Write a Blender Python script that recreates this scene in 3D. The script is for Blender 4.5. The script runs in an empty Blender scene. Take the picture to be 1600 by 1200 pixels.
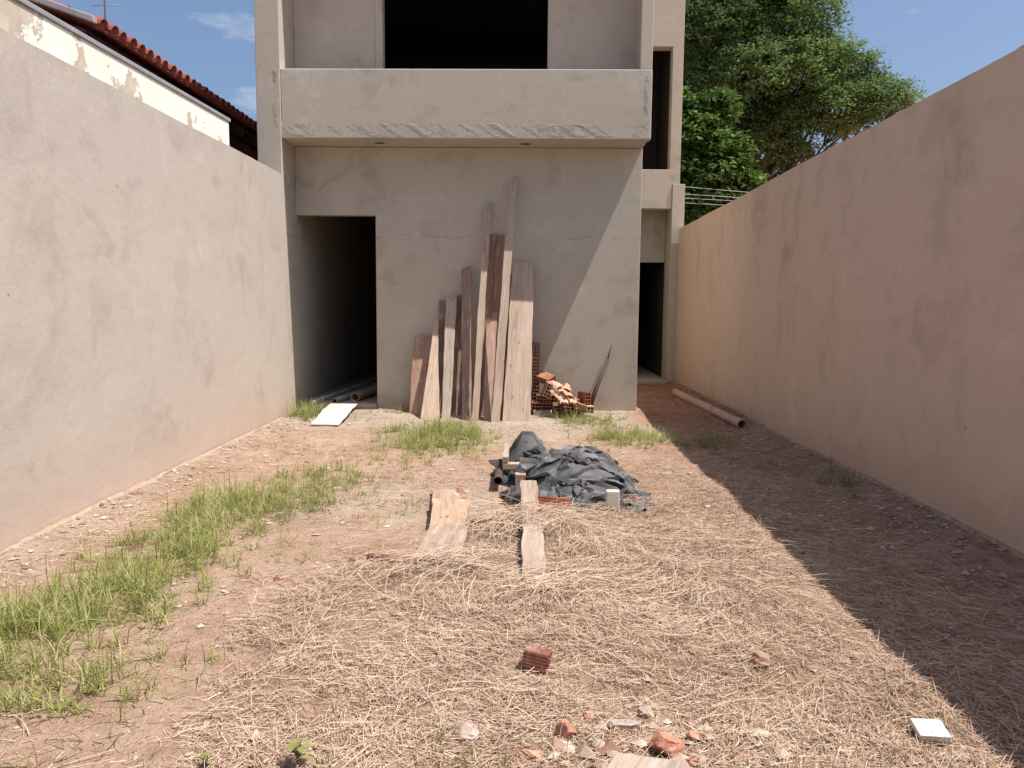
import bpy, bmesh, math, random
import numpy as np
from mathutils import Vector, Matrix, Quaternion

# ------------------------------------------------------------------ camera, sky, sun
sc = bpy.context.scene
cam_d = bpy.data.cameras.new('camera')
cam = bpy.data.objects.new('camera', cam_d)
sc.collection.objects.link(cam)
cam_d.sensor_width = 36.0
cam_d.lens = 27.0
cam_d.clip_start = 0.05
cam_d.clip_end = 2000
cam.location = (0, 0, 1.5)
cam.rotation_euler = (Matrix.Rotation(math.radians(1.10), 3, 'Z') @ Matrix.Rotation(math.radians(90 - 5.85), 3, 'X')
                      @ Matrix.Rotation(math.radians(0.5), 3, 'Z')).to_euler()
sc.camera = cam

SUN_TO = Vector((0.43, -0.11, 1.0)).normalized()        # towards the sun
sun_d = bpy.data.lights.new('sun', 'SUN')
sun_d.energy = 4.4
sun_d.angle = math.radians(0.5)
sun_d.color = (1.0, 0.95, 0.88)
sun = bpy.data.objects.new('sun', sun_d)
sc.collection.objects.link(sun)
sun.rotation_euler = (-SUN_TO).to_track_quat('-Z', 'Y').to_euler()
sun.location = (6, -3, 20)

world = bpy.data.worlds.new('World')
sc.world = world
world.use_nodes = True
wn, wl = world.node_tree.nodes, world.node_tree.links
wn.clear()
w_out = wn.new('ShaderNodeOutputWorld')
w_bg = wn.new('ShaderNodeBackground')
w_bg.inputs['Strength'].default_value = 0.095
sky = wn.new('ShaderNodeTexSky')
sky.sky_type = 'NISHITA'
sky.sun_disc = False
sky.sun_elevation = math.asin(SUN_TO.z)
sky.sun_rotation = math.atan2(SUN_TO.x, SUN_TO.y)
sky.air_density = 1.0
sky.dust_density = 3.2
sky.ozone_density = 4.5
# thin wispy cloud, the same all over the sky
w_tc = wn.new('ShaderNodeTexCoord')
w_map = wn.new('ShaderNodeMapping')
w_map.inputs['Scale'].default_value = (2.2, 2.2, 6.5)
w_map.inputs['Location'].default_value = (0.3, 0.55, 0.2)
w_no = wn.new('ShaderNodeTexNoise')
w_no.inputs['Scale'].default_value = 2.4
w_no.inputs['Detail'].default_value = 7
w_no.inputs['Roughness'].default_value = 0.62
w_rm = wn.new('ShaderNodeMapRange')
w_rm.inputs['From Min'].default_value = 0.54
w_rm.inputs['From Max'].default_value = 0.80
w_rm.inputs['To Max'].default_value = 0.55
w_mix = wn.new('ShaderNodeMix')
w_mix.data_type = 'RGBA'
w_mix.inputs[7].default_value = (7.6, 7.6, 7.8, 1)
wl.new(w_tc.outputs['Generated'], w_map.inputs['Vector'])
wl.new(w_map.outputs['Vector'], w_no.inputs['Vector'])
wl.new(w_no.outputs['Fac'], w_rm.inputs['Value'])
wl.new(w_rm.outputs['Result'], w_mix.inputs[0])
wl.new(sky.outputs['Color'], w_mix.inputs[6])
wl.new(w_mix.outputs[2], w_bg.inputs['Color'])
wl.new(w_bg.outputs['Background'], w_out.inputs['Surface'])

sc.view_settings.view_transform = 'Standard'
sc.view_settings.look = 'None'
sc.view_settings.exposure = 0.68
sc.view_settings.gamma = 1.0
sc.view_settings.use_curve_mapping = False
sc.cycles.max_bounces = 10
sc.cycles.diffuse_bounces = 6
sc.cycles.glossy_bounces = 2
sc.cycles.transmission_bounces = 3
sc.cycles.transparent_max_bounces = 6
sc.cycles.use_denoising = True

COL = sc.collection
rng = np.random.default_rng(7)
random.seed(7)

# ------------------------------------------------------------------ helpers
def link(o, parent=None):
    COL.objects.link(o)
    if parent is not None:
        o.parent = parent
    return o

def tag(o, label=None, cat=None, group=None, kind=None):
    if label: o['label'] = label
    if cat: o['category'] = cat
    if group: o['group'] = group
    if kind: o['kind'] = kind
    return o

def empty(name, loc=(0, 0, 0), rz=0.0):
    o = bpy.data.objects.new(name, None)
    o.location = loc
    o.rotation_euler = (0, 0, rz)
    o.empty_display_size = 0.1
    return link(o)

def obj(name, verts, faces, m, parent=None, smooth=False, bevel=0.0, seg=2):
    me = bpy.data.meshes.new(name)
    me.from_pydata([tuple(map(float, v)) for v in verts], [], faces)
    bm = bmesh.new(); bm.from_mesh(me)
    bmesh.ops.recalc_face_normals(bm, faces=bm.faces)
    bm.to_mesh(me); bm.free()
    me.materials.append(m)
    if smooth:
        me.polygons.foreach_set('use_smooth', [True] * len(me.polygons))
    o = bpy.data.objects.new(name, me)
    link(o, parent)
    if bevel:
        b = o.modifiers.new('bevel', 'BEVEL'); b.width = bevel; b.segments = seg
        b.limit_method = 'ANGLE'; b.angle_limit = math.radians(40)
    return o

def mesh_np(name, V, F, m, parent=None, smooth=False, attr=None, col=None):
    """V (n,3), F (k,3|4) index array -> one mesh object; attr = per-vertex tint."""
    V = np.ascontiguousarray(V, dtype=np.float32); F = np.ascontiguousarray(F, dtype=np.int32)
    me = bpy.data.meshes.new(name)
    k, q = F.shape
    me.vertices.add(len(V)); me.vertices.foreach_set('co', V.ravel())
    me.loops.add(k * q); me.loops.foreach_set('vertex_index', F.ravel())
    me.polygons.add(k)
    me.polygons.foreach_set('loop_start', np.arange(0, k * q, q, dtype=np.int32))
    me.polygons.foreach_set('use_smooth', np.full(k, bool(smooth)))
    if attr is not None:
        a = me.attributes.new('tint', 'FLOAT', 'POINT')
        a.data.foreach_set('value', np.ascontiguousarray(attr, dtype=np.float32))
    if col is not None:
        a = me.attributes.new('zone', 'FLOAT_COLOR', 'POINT')
        a.data.foreach_set('color', np.ascontiguousarray(col, dtype=np.float32).ravel())
    me.update(calc_edges=True)
    me.validate()
    me.materials.append(m)
    o = bpy.data.objects.new(name, me)
    return link(o, parent)

BOXF = [(0, 3, 2, 1), (4, 5, 6, 7), (0, 1, 5, 4), (1, 2, 6, 5), (2, 3, 7, 6), (3, 0, 4, 7)]
def boxv(x0, x1, y0, y1, z0, z1):
    return [(x0, y0, z0), (x1, y0, z0), (x1, y1, z0), (x0, y1, z0), (x0, y0, z1), (x1, y0, z1), (x1, y1, z1), (x0, y1, z1)]
def box(name, x0, x1, y0, y1, z0, z1, m, parent=None, bevel=0.008):
    return obj(name, boxv(x0, x1, y0, y1, z0, z1), BOXF, m, parent, bevel=bevel)

def prism(name, outline, y0, y1, m, parent=None, bevel=0.008):
    """outline in (x, z), extruded along y"""
    n = len(outline)
    v = [(x, y0, z) for x, z in outline] + [(x, y1, z) for x, z in outline]
    f = [tuple(range(n)), tuple(range(2 * n - 1, n - 1, -1))] + [(i, (i + 1) % n, n + (i + 1) % n, n + i) for i in range(n)]
    return obj(name, v, f, m, parent, bevel=bevel)

# vectorised value noise -----------------------------------------------------
def _hash(ix, iy, s):
    h = (ix.astype(np.int64) * 374761393 + iy.astype(np.int64) * 668265263 + s * 1442695041) & 0xFFFFFFFF
    h = ((h ^ (h >> 13)) * 1274126177) & 0xFFFFFFFF
    h = h ^ (h >> 16)
    return (h & 0xFFFF) / 65535.0
def vnoise(x, y, s=0):
    x = np.asarray(x, float); y = np.asarray(y, float)
    ix, iy = np.floor(x), np.floor(y)
    fx, fy = x - ix, y - iy
    fx = fx * fx * (3 - 2 * fx); fy = fy * fy * (3 - 2 * fy)
    a = _hash(ix, iy, s); b = _hash(ix + 1, iy, s); c = _hash(ix, iy + 1, s); d = _hash(ix + 1, iy + 1, s)
    return a + (b - a) * fx + (c - a) * fy + (a - b - c + d) * fx * fy
def fbm(x, y, s=0, o=4):
    t = 0; a = 0.5
    for i in range(o):
        t = t + a * vnoise(np.asarray(x) * 2 ** i, np.asarray(y) * 2 ** i, s + i); a *= 0.5
    return t / (1 - 0.5 ** o)
def smooth(a, b, x):
    t = np.clip((np.asarray(x, float) - a) / (b - a), 0, 1)
    return t * t * (3 - 2 * t)

# where the cut, dry grass lies
_SY = [1.6, 2.4, 2.7, 3.3, 3.8, 4.3, 5.4, 6.2, 6.9, 8.0, 8.6]
_SX = [-1.2, -1.2, -1.17, -1.30, -1.15, -0.85, -0.42, 0.15, 0.70, 1.15, 1.5]
def straw_mask(x, y):
    xl = np.interp(y, _SY, _SX) + 0.30 * (fbm(x * 1.3, y * 1.3, 41) - 0.5)
    xr = np.interp(y, [2, 4, 6, 8, 9], [2.15, 2.2, 2.2, 1.9, 1.7]) + 0.5 * (fbm(x * 1.1, y * 1.1, 47) - 0.5)
    return smooth(-0.12, 0.22, x - xl) * smooth(-0.15, 0.3, xr - x) * smooth(8.7, 7.6, y)
def pile_mask(x, y):
    return np.exp(-(((x - 0.05) / 0.85) ** 2 + ((y - 4.25) / 0.85) ** 2))
def hgt(x, y):
    x = np.asarray(x, float); y = np.asarray(y, float)
    near = smooth(3.4, 2.9, np.abs(x)) * smooth(16, 14.5, y) * smooth(-3, -1, y)
    h = (fbm(x * 1.1, y * 1.1, 3, 4) - 0.5) * 0.055 + (fbm(x * 7, y * 7, 13, 3) - 0.5) * 0.018
    h = h + 0.055 * pile_mask(x, y) + 0.03 * smooth(9.6, 10.6, y)
    h = h + straw_mask(x, y) * (0.050 * (fbm(x * 3.2, y * 3.2, 91, 3) - 0.5) + 0.030 * (fbm(x * 11, y * 11, 95, 2) - 0.5))
    h = h + 0.05 * smooth(0.35, 0.0, np.abs(x - np.where(x > 0, 2.9, -3.15)))
    return h * near
def gz(x, y):
    return float(hgt(np.array([x]), np.array([y]))[0])

# ------------------------------------------------------------------ materials
def mat(name, rough=0.9, spec=0.2):
    m = bpy.data.materials.new(name); m.use_nodes = True
    n = m.node_tree.nodes
    b = n['Principled BSDF']
    b.inputs['Roughness'].default_value = rough
    b.inputs['Specular IOR Level'].default_value = spec
    return m, n, m.node_tree.links, b
def N(n, t, **kw):
    x = n.new('ShaderNode' + t)
    for k, v in kw.items():
        setattr(x, k, v) if not k.startswith('i_') else None
    return x
def noise(n, l, vec, scale, detail=4, rough=0.55, mscale=None, mloc=None):
    if mscale is not None:
        mp = n.new('ShaderNodeMapping'); mp.inputs['Scale'].default_value = mscale
        if mloc: mp.inputs['Location'].default_value = mloc
        l.new(vec, mp.inputs['Vector']); vec = mp.outputs['Vector']
    t = n.new('ShaderNodeTexNoise')
    t.inputs['Scale'].default_value = scale; t.inputs['Detail'].default_value = detail; t.inputs['Roughness'].default_value = rough
    l.new(vec, t.inputs['Vector'])
    return t.outputs['Fac']
def ramp(n, l, fac, stops):
    r = n.new('ShaderNodeValToRGB')
    while len(r.color_ramp.elements) < len(stops): r.color_ramp.elements.new(0.5)
    for e, (p, c) in zip(r.color_ramp.elements, stops):
        e.position = p; e.color = (c[0], c[1], c[2], 1)
    l.new(fac, r.inputs['Fac'])
    return r.outputs['Color']
def math_(n, l, op, a, b=None, c=None, clamp=False):
    x = n.new('ShaderNodeMath'); x.operation = op; x.use_clamp = clamp
    for i, v in enumerate((a, b, c)):
        if v is None: continue
        if isinstance(v, (int, float)): x.inputs[i].default_value = v
        else: l.new(v, x.inputs[i])
    return x.outputs[0]
def mix(n, l, fac, a, b, mode='MIX'):
    x = n.new('ShaderNodeMix'); x.data_type = 'RGBA'; x.blend_type = mode
    for i, v in ((0, fac), (6, a), (7, b)):
        if isinstance(v, (int, float)): x.inputs[i].default_value = v
        elif isinstance(v, tuple): x.inputs[i].default_value = (v[0], v[1], v[2], 1)
        else: l.new(v, x.inputs[i])
    return x.outputs[2]
def mrange(n, l, v, a, b, c=0.0, d=1.0, smoothst=False):
    x = n.new('ShaderNodeMapRange')
    if smoothst: x.interpolation_type = 'SMOOTHSTEP'
    for k, q in (('From Min', a), ('From Max', b), ('To Min', c), ('To Max', d)): x.inputs[k].default_value = q
    l.new(v, x.inputs['Value'])
    return x.outputs['Result']
def bump(n, l, b, h, strength=0.4, dist=0.01, prev=None):
    x = n.new('ShaderNodeBump'); x.inputs['Strength'].default_value = strength; x.inputs['Distance'].default_value = dist
    l.new(h, x.inputs['Height'])
    if prev is not None: l.new(prev, x.inputs['Normal'])
    l.new(x.outputs['Normal'], b.inputs['Normal'])
    return x.outputs['Normal']
def sepz(n, l, pos):
    s = n.new('ShaderNodeSeparateXYZ'); l.new(pos, s.inputs[0]); return s.outputs

def plaster(name, dark, mid, light, dust, dust_top=0.55, streak=0.35, joint=None, dust_amt=0.75, offs=(0, 0, 0), pits=True, bstr=0.28):
    m, n, l, b = mat(name, 0.95, 0.15)
    pos = n.new('ShaderNodeNewGeometry').outputs['Position']
    warp = n.new('ShaderNodeTexNoise'); warp.inputs['Scale'].default_value = 1.4; warp.inputs['Detail'].default_value = 3
    l.new(pos, warp.inputs['Vector'])
    wv_ = n.new('ShaderNodeVectorMath'); wv_.operation = 'MULTIPLY_ADD'; l.new(warp.outputs['Color'], wv_.inputs[0]); wv_.inputs[1].default_value = (0.9, 0.9, 0.9); l.new(pos, wv_.inputs[2])
    wpos = wv_.outputs[0]
    n1 = noise(n, l, wpos, 0.9, 7, 0.55, (1, 1, 1.1), offs)
    n2 = noise(n, l, wpos, 1.0, 5, 0.6, (2.6, 2.6, 0.5), offs)
    n4 = noise(n, l, wpos, 3.1, 6, 0.6, (1, 1, 1.3), (3 + offs[0], 7, 1))
    ks = streak
    v = math_(n, l, 'MULTIPLY', n1, 0.62 - ks * 0.5)
    v = math_(n, l, 'MULTIPLY_ADD', n2, ks, v)
    v = math_(n, l, 'MULTIPLY_ADD', n4, 0.38 - ks * 0.5, v)
    c = ramp(n, l, v, [(0.36, dark), (0.47, mid), (0.56, mid), (0.66, light)])
    # sharper-edged damp blotches and pale float marks
    bl = mrange(n, l, noise(n, l, wpos, 1.7, 6, 0.62, (1, 1, 1), (11 + offs[0], 3, 5)), 0.57, 0.63, 0, 0.34)
    c = mix(n, l, bl, c, dark)
    fl = mrange(n, l, noise(n, l, wpos, 1.0, 5, 0.6, (5.5, 5.5, 1.6), (1, 8 + offs[1], 2)), 0.60, 0.68, 0, 0.30)
    c = mix(n, l, fl, c, light)
    fine = noise(n, l, pos, 85.0, 3, 0.7)
    c = mix(n, l, 0.28, c, ramp(n, l, fine, [(0.3, (0.40, 0.40, 0.40)), (0.7, (0.60, 0.60, 0.60))]), 'OVERLAY')
    # hairline shrinkage cracks, only here and there
    ce = n.new('ShaderNodeTexVoronoi'); ce.feature = 'DISTANCE_TO_EDGE'; ce.inputs['Scale'].default_value = 0.75; l.new(wpos, ce.inputs['Vector'])
    ck = math_(n, l, 'MULTIPLY', mrange(n, l, ce.outputs['Distance'], 0.006, 0.0015), mrange(n, l, noise(n, l, pos, 0.8, 3, 0.5, (1, 1, 1), (9, 9, 4)), 0.58, 0.64))
    c = mix(n, l, math_(n, l, 'MULTIPLY', ck, 0.22), c, (dark[0] * 0.5, dark[1] * 0.48, dark[2] * 0.46))
    z = sepz(n, l, pos)[2]
    if pits:
        vo = n.new('ShaderNodeTexVoronoi'); vo.inputs['Scale'].default_value = 2.6; l.new(pos, vo.inputs['Vector'])
        pit = mrange(n, l, vo.outputs['Distance'], 0.035, 0.022)
        c = mix(n, l, math_(n, l, 'MULTIPLY', pit, 0.65), c, (dark[0] * 0.45, dark[1] * 0.42, dark[2] * 0.42))
    # red soil splashed up the foot of the wall
    zz = math_(n, l, 'MULTIPLY_ADD', math_(n, l, 'SUBTRACT', noise(n, l, pos, 1.7, 5, 0.6), 0.5), 0.9, z)
    if dust_top > 0:
        d = mrange(n, l, zz, dust_top, 0.02, 0, dust_amt, True)
        c = mix(n, l, d, c, dust)
    hgt_b = math_(n, l, 'MULTIPLY_ADD', noise(n, l, pos, 5.0, 5, 0.6), 2.0, math_(n, l, 'MULTIPLY', noise(n, l, pos, 70.0, 3, 0.7), 0.35))
    if joint:
        jz, x0, x1 = joint
        xx = sepz(n, l, pos)[0]
        wv = math_(n, l, 'MULTIPLY_ADD', math_(n, l, 'SUBTRACT', noise(n, l, pos, 1.6, 6, 0.6, (1, 0.01, 0.01)), 0.5), 0.30, jz)
        dd = math_(n, l, 'ABSOLUTE', math_(n, l, 'SUBTRACT', z, wv))
        ln = mrange(n, l, dd, 0.014, 0.003)
        gap = mrange(n, l, noise(n, l, pos, 2.2, 2, 0.5, (1, 0.01, 0.01)), 0.42, 0.55)
        ln = math_(n, l, 'MULTIPLY', ln, gap)
        c = mix(n, l, math_(n, l, 'MULTIPLY', ln, 0.35), c, (dark[0] * 0.55, dark[1] * 0.5, dark[2] * 0.5))
        hgt_b = math_(n, l, 'MULTIPLY_ADD', ln, -0.8, hgt_b)
    l.new(c, b.inputs['Base Color'])
    bump(n, l, b, hgt_b, bstr, 0.012)
    return m

M = {}
DUST = (0.46, 0.27, 0.19)
M['wall_l'] = plaster('left wall cement render', (0.375, 0.322, 0.277), (0.462, 0.403, 0.352), (0.525, 0.468, 0.414), (0.50, 0.37, 0.30), 0.75, 0.20, dust_amt=0.65)
M['wall_r'] = plaster('right wall cement render', (0.46, 0.35, 0.27), (0.58, 0.455, 0.362), (0.65, 0.53, 0.43), (0.50, 0.36, 0.27), 0.5, 0.34, dust_amt=0.5, offs=(5, 2, 9))
M['house'] = plaster('house cement render', (0.345, 0.305, 0.245), (0.46, 0.412, 0.342), (0.535, 0.495, 0.42), (0.44, 0.31, 0.24), 0.25, 0.20, joint=(2.43, -2, 1.6), dust_amt=0.6, offs=(2, 4, 1), bstr=0.13)
M['rough'] = plaster('rough cement render', (0.30, 0.262, 0.21), (0.41, 0.365, 0.30), (0.49, 0.45, 0.38), DUST, -3, 0.24, pits=False)
M['inner'] = plaster('darkened interior block', (0.035, 0.03, 0.026), (0.05, 0.042, 0.037), (0.07, 0.058, 0.05), DUST, -3, 0.2)  # near-black base: darkness of the unlit rooms is put into the colour
M['slab'] = plaster('concrete floor', (0.32, 0.26, 0.21), (0.42, 0.35, 0.29), (0.50, 0.43, 0.36), DUST, -3, 0.2)

def simple(name, c, rough=0.8, spec=0.3, var=0.25, scale=14.0, bumpd=0.0, metal=0.0, objco=True):
    m, n, l, b = mat(name, rough, spec)
    tc = n.new('ShaderNodeTexCoord').outputs['Object'] if objco else n.new('ShaderNodeNewGeometry').outputs['Position']
    f = noise(n, l, tc, scale, 5, 0.65)
    a = tuple(x * (1 - var) for x in c); d = tuple(min(1, x * (1 + var)) for x in c)
    l.new(ramp(n, l, f, [(0.3, a), (0.7, d)]), b.inputs['Base Color'])
    b.inputs['Metallic'].default_value = metal
    if bumpd: bump(n, l, b, f, 0.5, bumpd)
    return m

def m_wood():
    m, n, l, b = mat('weathered timber', 0.85, 0.2)
    uv = n.new('ShaderNodeUVMap').outputs['UV']
    oi = n.new('ShaderNodeObjectInfo')
    off = n.new('ShaderNodeVectorMath'); off.operation = 'ADD'; l.new(uv, off.inputs[0])
    cb = n.new('ShaderNodeCombineXYZ'); l.new(math_(n, l, 'MULTIPLY', oi.outputs['Random'], 37.0), cb.inputs[0]); l.new(math_(n, l, 'MULTIPLY', oi.outputs['Random'], 91.0), cb.inputs[1])
    l.new(cb.outputs[0], off.inputs[1])
    v = off.outputs[0]
    g1 = noise(n, l, v, 1.0, 6, 0.65, (55, 2.2, 1))
    g2 = noise(n, l, v, 1.0, 4, 0.6, (9, 0.9, 1))
    g3 = noise(n, l, v, 1.0, 3, 0.6, (160, 6, 1))
    f = math_(n, l, 'MULTIPLY_ADD', g1, 0.5, math_(n, l, 'MULTIPLY_ADD', g2, 0.35, math_(n, l, 'MULTIPLY', g3, 0.15)))
    c = ramp(n, l, f, [(0.30, (0.42, 0.36, 0.32)), (0.47, (0.86, 0.82, 0.80)), (0.62, (1.12, 1.12, 1.12))])
    c = mix(n, l, 1.0, c, oi.outputs['Color'], 'MULTIPLY')
    vo = n.new('ShaderNodeTexVoronoi'); vo.inputs['Scale'].default_value = 1.0
    mp = n.new('ShaderNodeMapping'); mp.inputs['Scale'].default_value = (9, 3.2, 1); l.new(v, mp.inputs['Vector']); l.new(mp.outputs[0], vo.inputs['Vector'])
    k = mrange(n, l, vo.outputs['Distance'], 0.13, 0.05, 0, 0.7)
    c = mix(n, l, k, c, (0.12, 0.06, 0.04))
    gm = mrange(n, l, noise(n, l, v, 1.0, 5, 0.7, (14, 3.5, 1), (4, 9, 0)), 0.52, 0.66, 0, 0.65)   # old cement and soil smears
    c = mix(n, l, gm, c, (0.46, 0.40, 0.35))
    l.new(c, b.inputs['Base Color'])
    bump(n, l, b, f, 0.6, 0.006)
    return m
M['wood'] = m_wood()

def m_brick():
    m, n, l, b = mat('fired clay', 0.9, 0.15)
    tc = n.new('ShaderNodeTexCoord').outputs['Object']
    oi = n.new('ShaderNodeObjectInfo')
    f = noise(n, l, tc, 22, 5, 0.65)
    c = ramp(n, l, f, [(0.3, (0.70, 0.66, 0.62)), (0.6, (1.0, 1.0, 1.0)), (0.75, (1.25, 1.35, 1.4))])
    c = mix(n, l, 1.0, c, oi.outputs['Color'], 'MULTIPLY')
    d = mrange(n, l, noise(n, l, tc, 7, 4, 0.6), 0.55, 0.7, 0, 0.6)
    c = mix(n, l, d, c, (0.45, 0.36, 0.29))
    l.new(c, b.inputs['Base Color'])
    bump(n, l, b, f, 0.5, 0.004)
    return m
M['clay'] = m_brick()

def m_leaf(name, stops, trans=0.3, rough=0.55, spec=0.3):
    m, n, l, b = mat(name, rough, spec)
    a = n.new('ShaderNodeAttribute'); a.attribute_name = 'tint'
    c = ramp(n, l, a.outputs['Fac'], stops)
    l.new(c, b.inputs['Base Color'])
    if trans:
        t = n.new('ShaderNodeBsdfTranslucent'); l.new(c, t.inputs['Color'])
        mx = n.new('ShaderNodeMixShader'); mx.inputs[0].default_value = trans
        out = n['Material Output']
        l.new(b.outputs[0], mx.inputs[1]); l.new(t.outputs[0], mx.inputs[2]); l.new(mx.outputs[0], out.inputs['Surface'])
    return m
M['straw'] = m_leaf('dry straw', [(0.0, (0.22, 0.13, 0.085)), (0.22, (0.39, 0.26, 0.185)), (0.55, (0.50, 0.372, 0.275)), (1.0, (0.62, 0.50, 0.38))], 0.12, 0.7, 0.2)
M['grass'] = m_leaf('green grass', [(0.0, (0.22, 0.15, 0.07)), (0.18, (0.25, 0.24, 0.085)), (0.5, (0.235, 0.275, 0.075)), (0.8, (0.325, 0.355, 0.11)), (1.0, (0.47, 0.46, 0.21))], 0.38, 0.5, 0.3)
M['leaf_dark'] = m_leaf('small dark leaves', [(0.0, (0.07, 0.12, 0.042)), (0.5, (0.145, 0.22, 0.075)), (0.85, (0.22, 0.30, 0.10)), (1.0, (0.31, 0.36, 0.10))], 0.35, 0.7, 0.12)
M['leaf_light'] = m_leaf('broad light leaves', [(0.0, (0.045, 0.085, 0.020)), (0.5, (0.095, 0.165, 0.035)), (1.0, (0.19, 0.27, 0.06))], 0.35, 0.6, 0.2)
M['bark'] = simple('bark', (0.11, 0.085, 0.065), 0.95, 0.1, 0.35, 6, 0.02)

def m_ground():
    m, n, l, b = mat('red sandy soil', 0.97, 0.1)
    pos = n.new('ShaderNodeNewGeometry').outputs['Position']
    a = n.new('ShaderNodeAttribute'); a.attribute_name = 'zone'
    sp = n.new('ShaderNodeSeparateColor'); l.new(a.outputs['Color'], sp.inputs[0])
    n1 = noise(n, l, pos, 1.6, 6, 0.62)
    n2 = noise(n, l, pos, 11, 5, 0.65)
    n3 = noise(n, l, pos, 75, 4, 0.7)
    f = math_(n, l, 'MULTIPLY_ADD', n1, 0.45, math_(n, l, 'MULTIPLY_ADD', n2, 0.33, math_(n, l, 'MULTIPLY', n3, 0.22)))
    c = ramp(n, l, f, [(0.36, (0.25, 0.145, 0.097)), (0.46, (0.39, 0.258, 0.184)), (0.55, (0.465, 0.325, 0.242)), (0.66, (0.54, 0.41, 0.318))])
    pale = ramp(n, l, f, [(0.35, (0.31, 0.24, 0.18)), (0.5, (0.43, 0.355, 0.28)), (0.65, (0.53, 0.46, 0.375))])
    red = ramp(n, l, f, [(0.35, (0.24, 0.115, 0.070)), (0.5, (0.37, 0.195, 0.120)), (0.65, (0.48, 0.28, 0.18))])
    lit = ramp(n, l, f, [(0.36, (0.21, 0.125, 0.082)), (0.5, (0.38, 0.255, 0.178)), (0.66, (0.52, 0.385, 0.285))])
    c = mix(n, l, sp.outputs[0], c, pale)
    c = mix(n, l, sp.outputs[1], c, red)
    c = mix(n, l, sp.outputs[2], c, lit)
    vo = n.new('ShaderNodeTexVoronoi'); vo.inputs['Scale'].default_value = 34; l.new(pos, vo.inputs['Vector'])
    pb = mrange(n, l, vo.outputs['Distance'], 0.26, 0.16)
    sel = mrange(n, l, sepz(n, l, vo.outputs['Color'])[0], 0.72, 0.76)
    pb = math_(n, l, 'MULTIPLY', pb, sel)
    c = mix(n, l, math_(n, l, 'MULTIPLY', pb, 0.7), c, mix(n, l, sepz(n, l, vo.outputs['Color'])[1], (0.30, 0.20, 0.15), (0.62, 0.54, 0.45)))
    l.new(c, b.inputs['Base Color'])
    h = math_(n, l, 'MULTIPLY_ADD', n2, 1.0, math_(n, l, 'MULTIPLY_ADD', n3, 0.55, math_(n, l, 'MULTIPLY', pb, 0.5)))
    bump(n, l, b, h, 1.0, 0.045)
    return m
M['ground'] = m_ground()

def m_tarp():
    m, n, l, b = mat('black polythene', 0.42, 0.5)
    tc = n.new('ShaderNodeTexCoord').outputs['Object']
    f = noise(n, l, tc, 3.5, 6, 0.65)
    d = mrange(n, l, f, 0.40, 0.68, 0, 1)
    c = mix(n, l, d, (0.030, 0.031, 0.034), (0.125, 0.123, 0.124))
    f2 = noise(n, l, tc, 60, 3, 0.7)
    c = mix(n, l, mrange(n, l, f2, 0.58, 0.7, 0, 0.5), c, (0.17, 0.15, 0.14))
    l.new(c, b.inputs['Base Color'])
    l.new(mrange(n, l, f, 0.35, 0.7, 0.46, 0.70), b.inputs['Roughness'])
    bump(n, l, b, noise(n, l, tc, 26, 4, 0.6), 0.35, 0.012)
    return m
M['tarp'] = m_tarp()
M['stone'] = simple('cement rubble', (0.38, 0.31, 0.26), 0.95, 0.1, 0.3, 12, 0.01)
M['crumb'] = simple('cement crumbs', (0.35, 0.25, 0.19), 0.95, 0.1, 0.35, 22, 0.02, objco=False)
M['gravel'] = m_leaf('gravel', [(0.0, (0.22, 0.12, 0.085)), (0.4, (0.36, 0.25, 0.19)), (0.75, (0.40, 0.32, 0.26)), (1.0, (0.52, 0.45, 0.38))], 0, 0.95, 0.1)
M['pvc'] = simple('dusty brown pvc', (0.46, 0.31, 0.24), 0.6, 0.35, 0.25, 7, 0)
M['pvc_grey'] = simple('dusty grey pvc', (0.36, 0.33, 0.31), 0.6, 0.35, 0.2, 7, 0)
M['white_tile'] = simple('white ceramic', (0.62, 0.60, 0.555), 0.55, 0.3, 0.22, 30, 0)
M['white_board'] = simple('cream painted board', (0.60, 0.55, 0.44), 0.7, 0.3, 0.08, 5, 0)
M['rust'] = simple('rusted iron', (0.075, 0.05, 0.04), 0.8, 0.3, 0.3, 20, 0.002)
M['steel'] = simple('bare steel rod', (0.22, 0.24, 0.28), 0.45, 0.5, 0.2, 20, 0, 0.6)
M['terracotta'] = simple('terracotta roof tile', (0.30, 0.085, 0.060), 0.85, 0.2, 0.35, 9, 0.006)
M['dark_wood'] = simple('dark varnished timber', (0.060, 0.022, 0.018), 0.7, 0.3, 0.3, 8, 0)
M['maroon'] = simple('maroon painted wall', (0.19, 0.06, 0.05), 0.9, 0.2, 0.2, 4, 0)
M['flash'] = simple('grey metal flashing', (0.34, 0.335, 0.35), 0.55, 0.5, 0.12, 6, 0, 0.2)
M['wire'] = simple('pale cable', (0.55, 0.55, 0.53), 0.6, 0.3, 0.1, 3, 0)
M['black_hole'] = simple('socket shade', (0.05, 0.04, 0.035), 0.9, 0.1, 0.1, 8, 0)  # shade inside the socket hollows, painted as a dark colour

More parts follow.
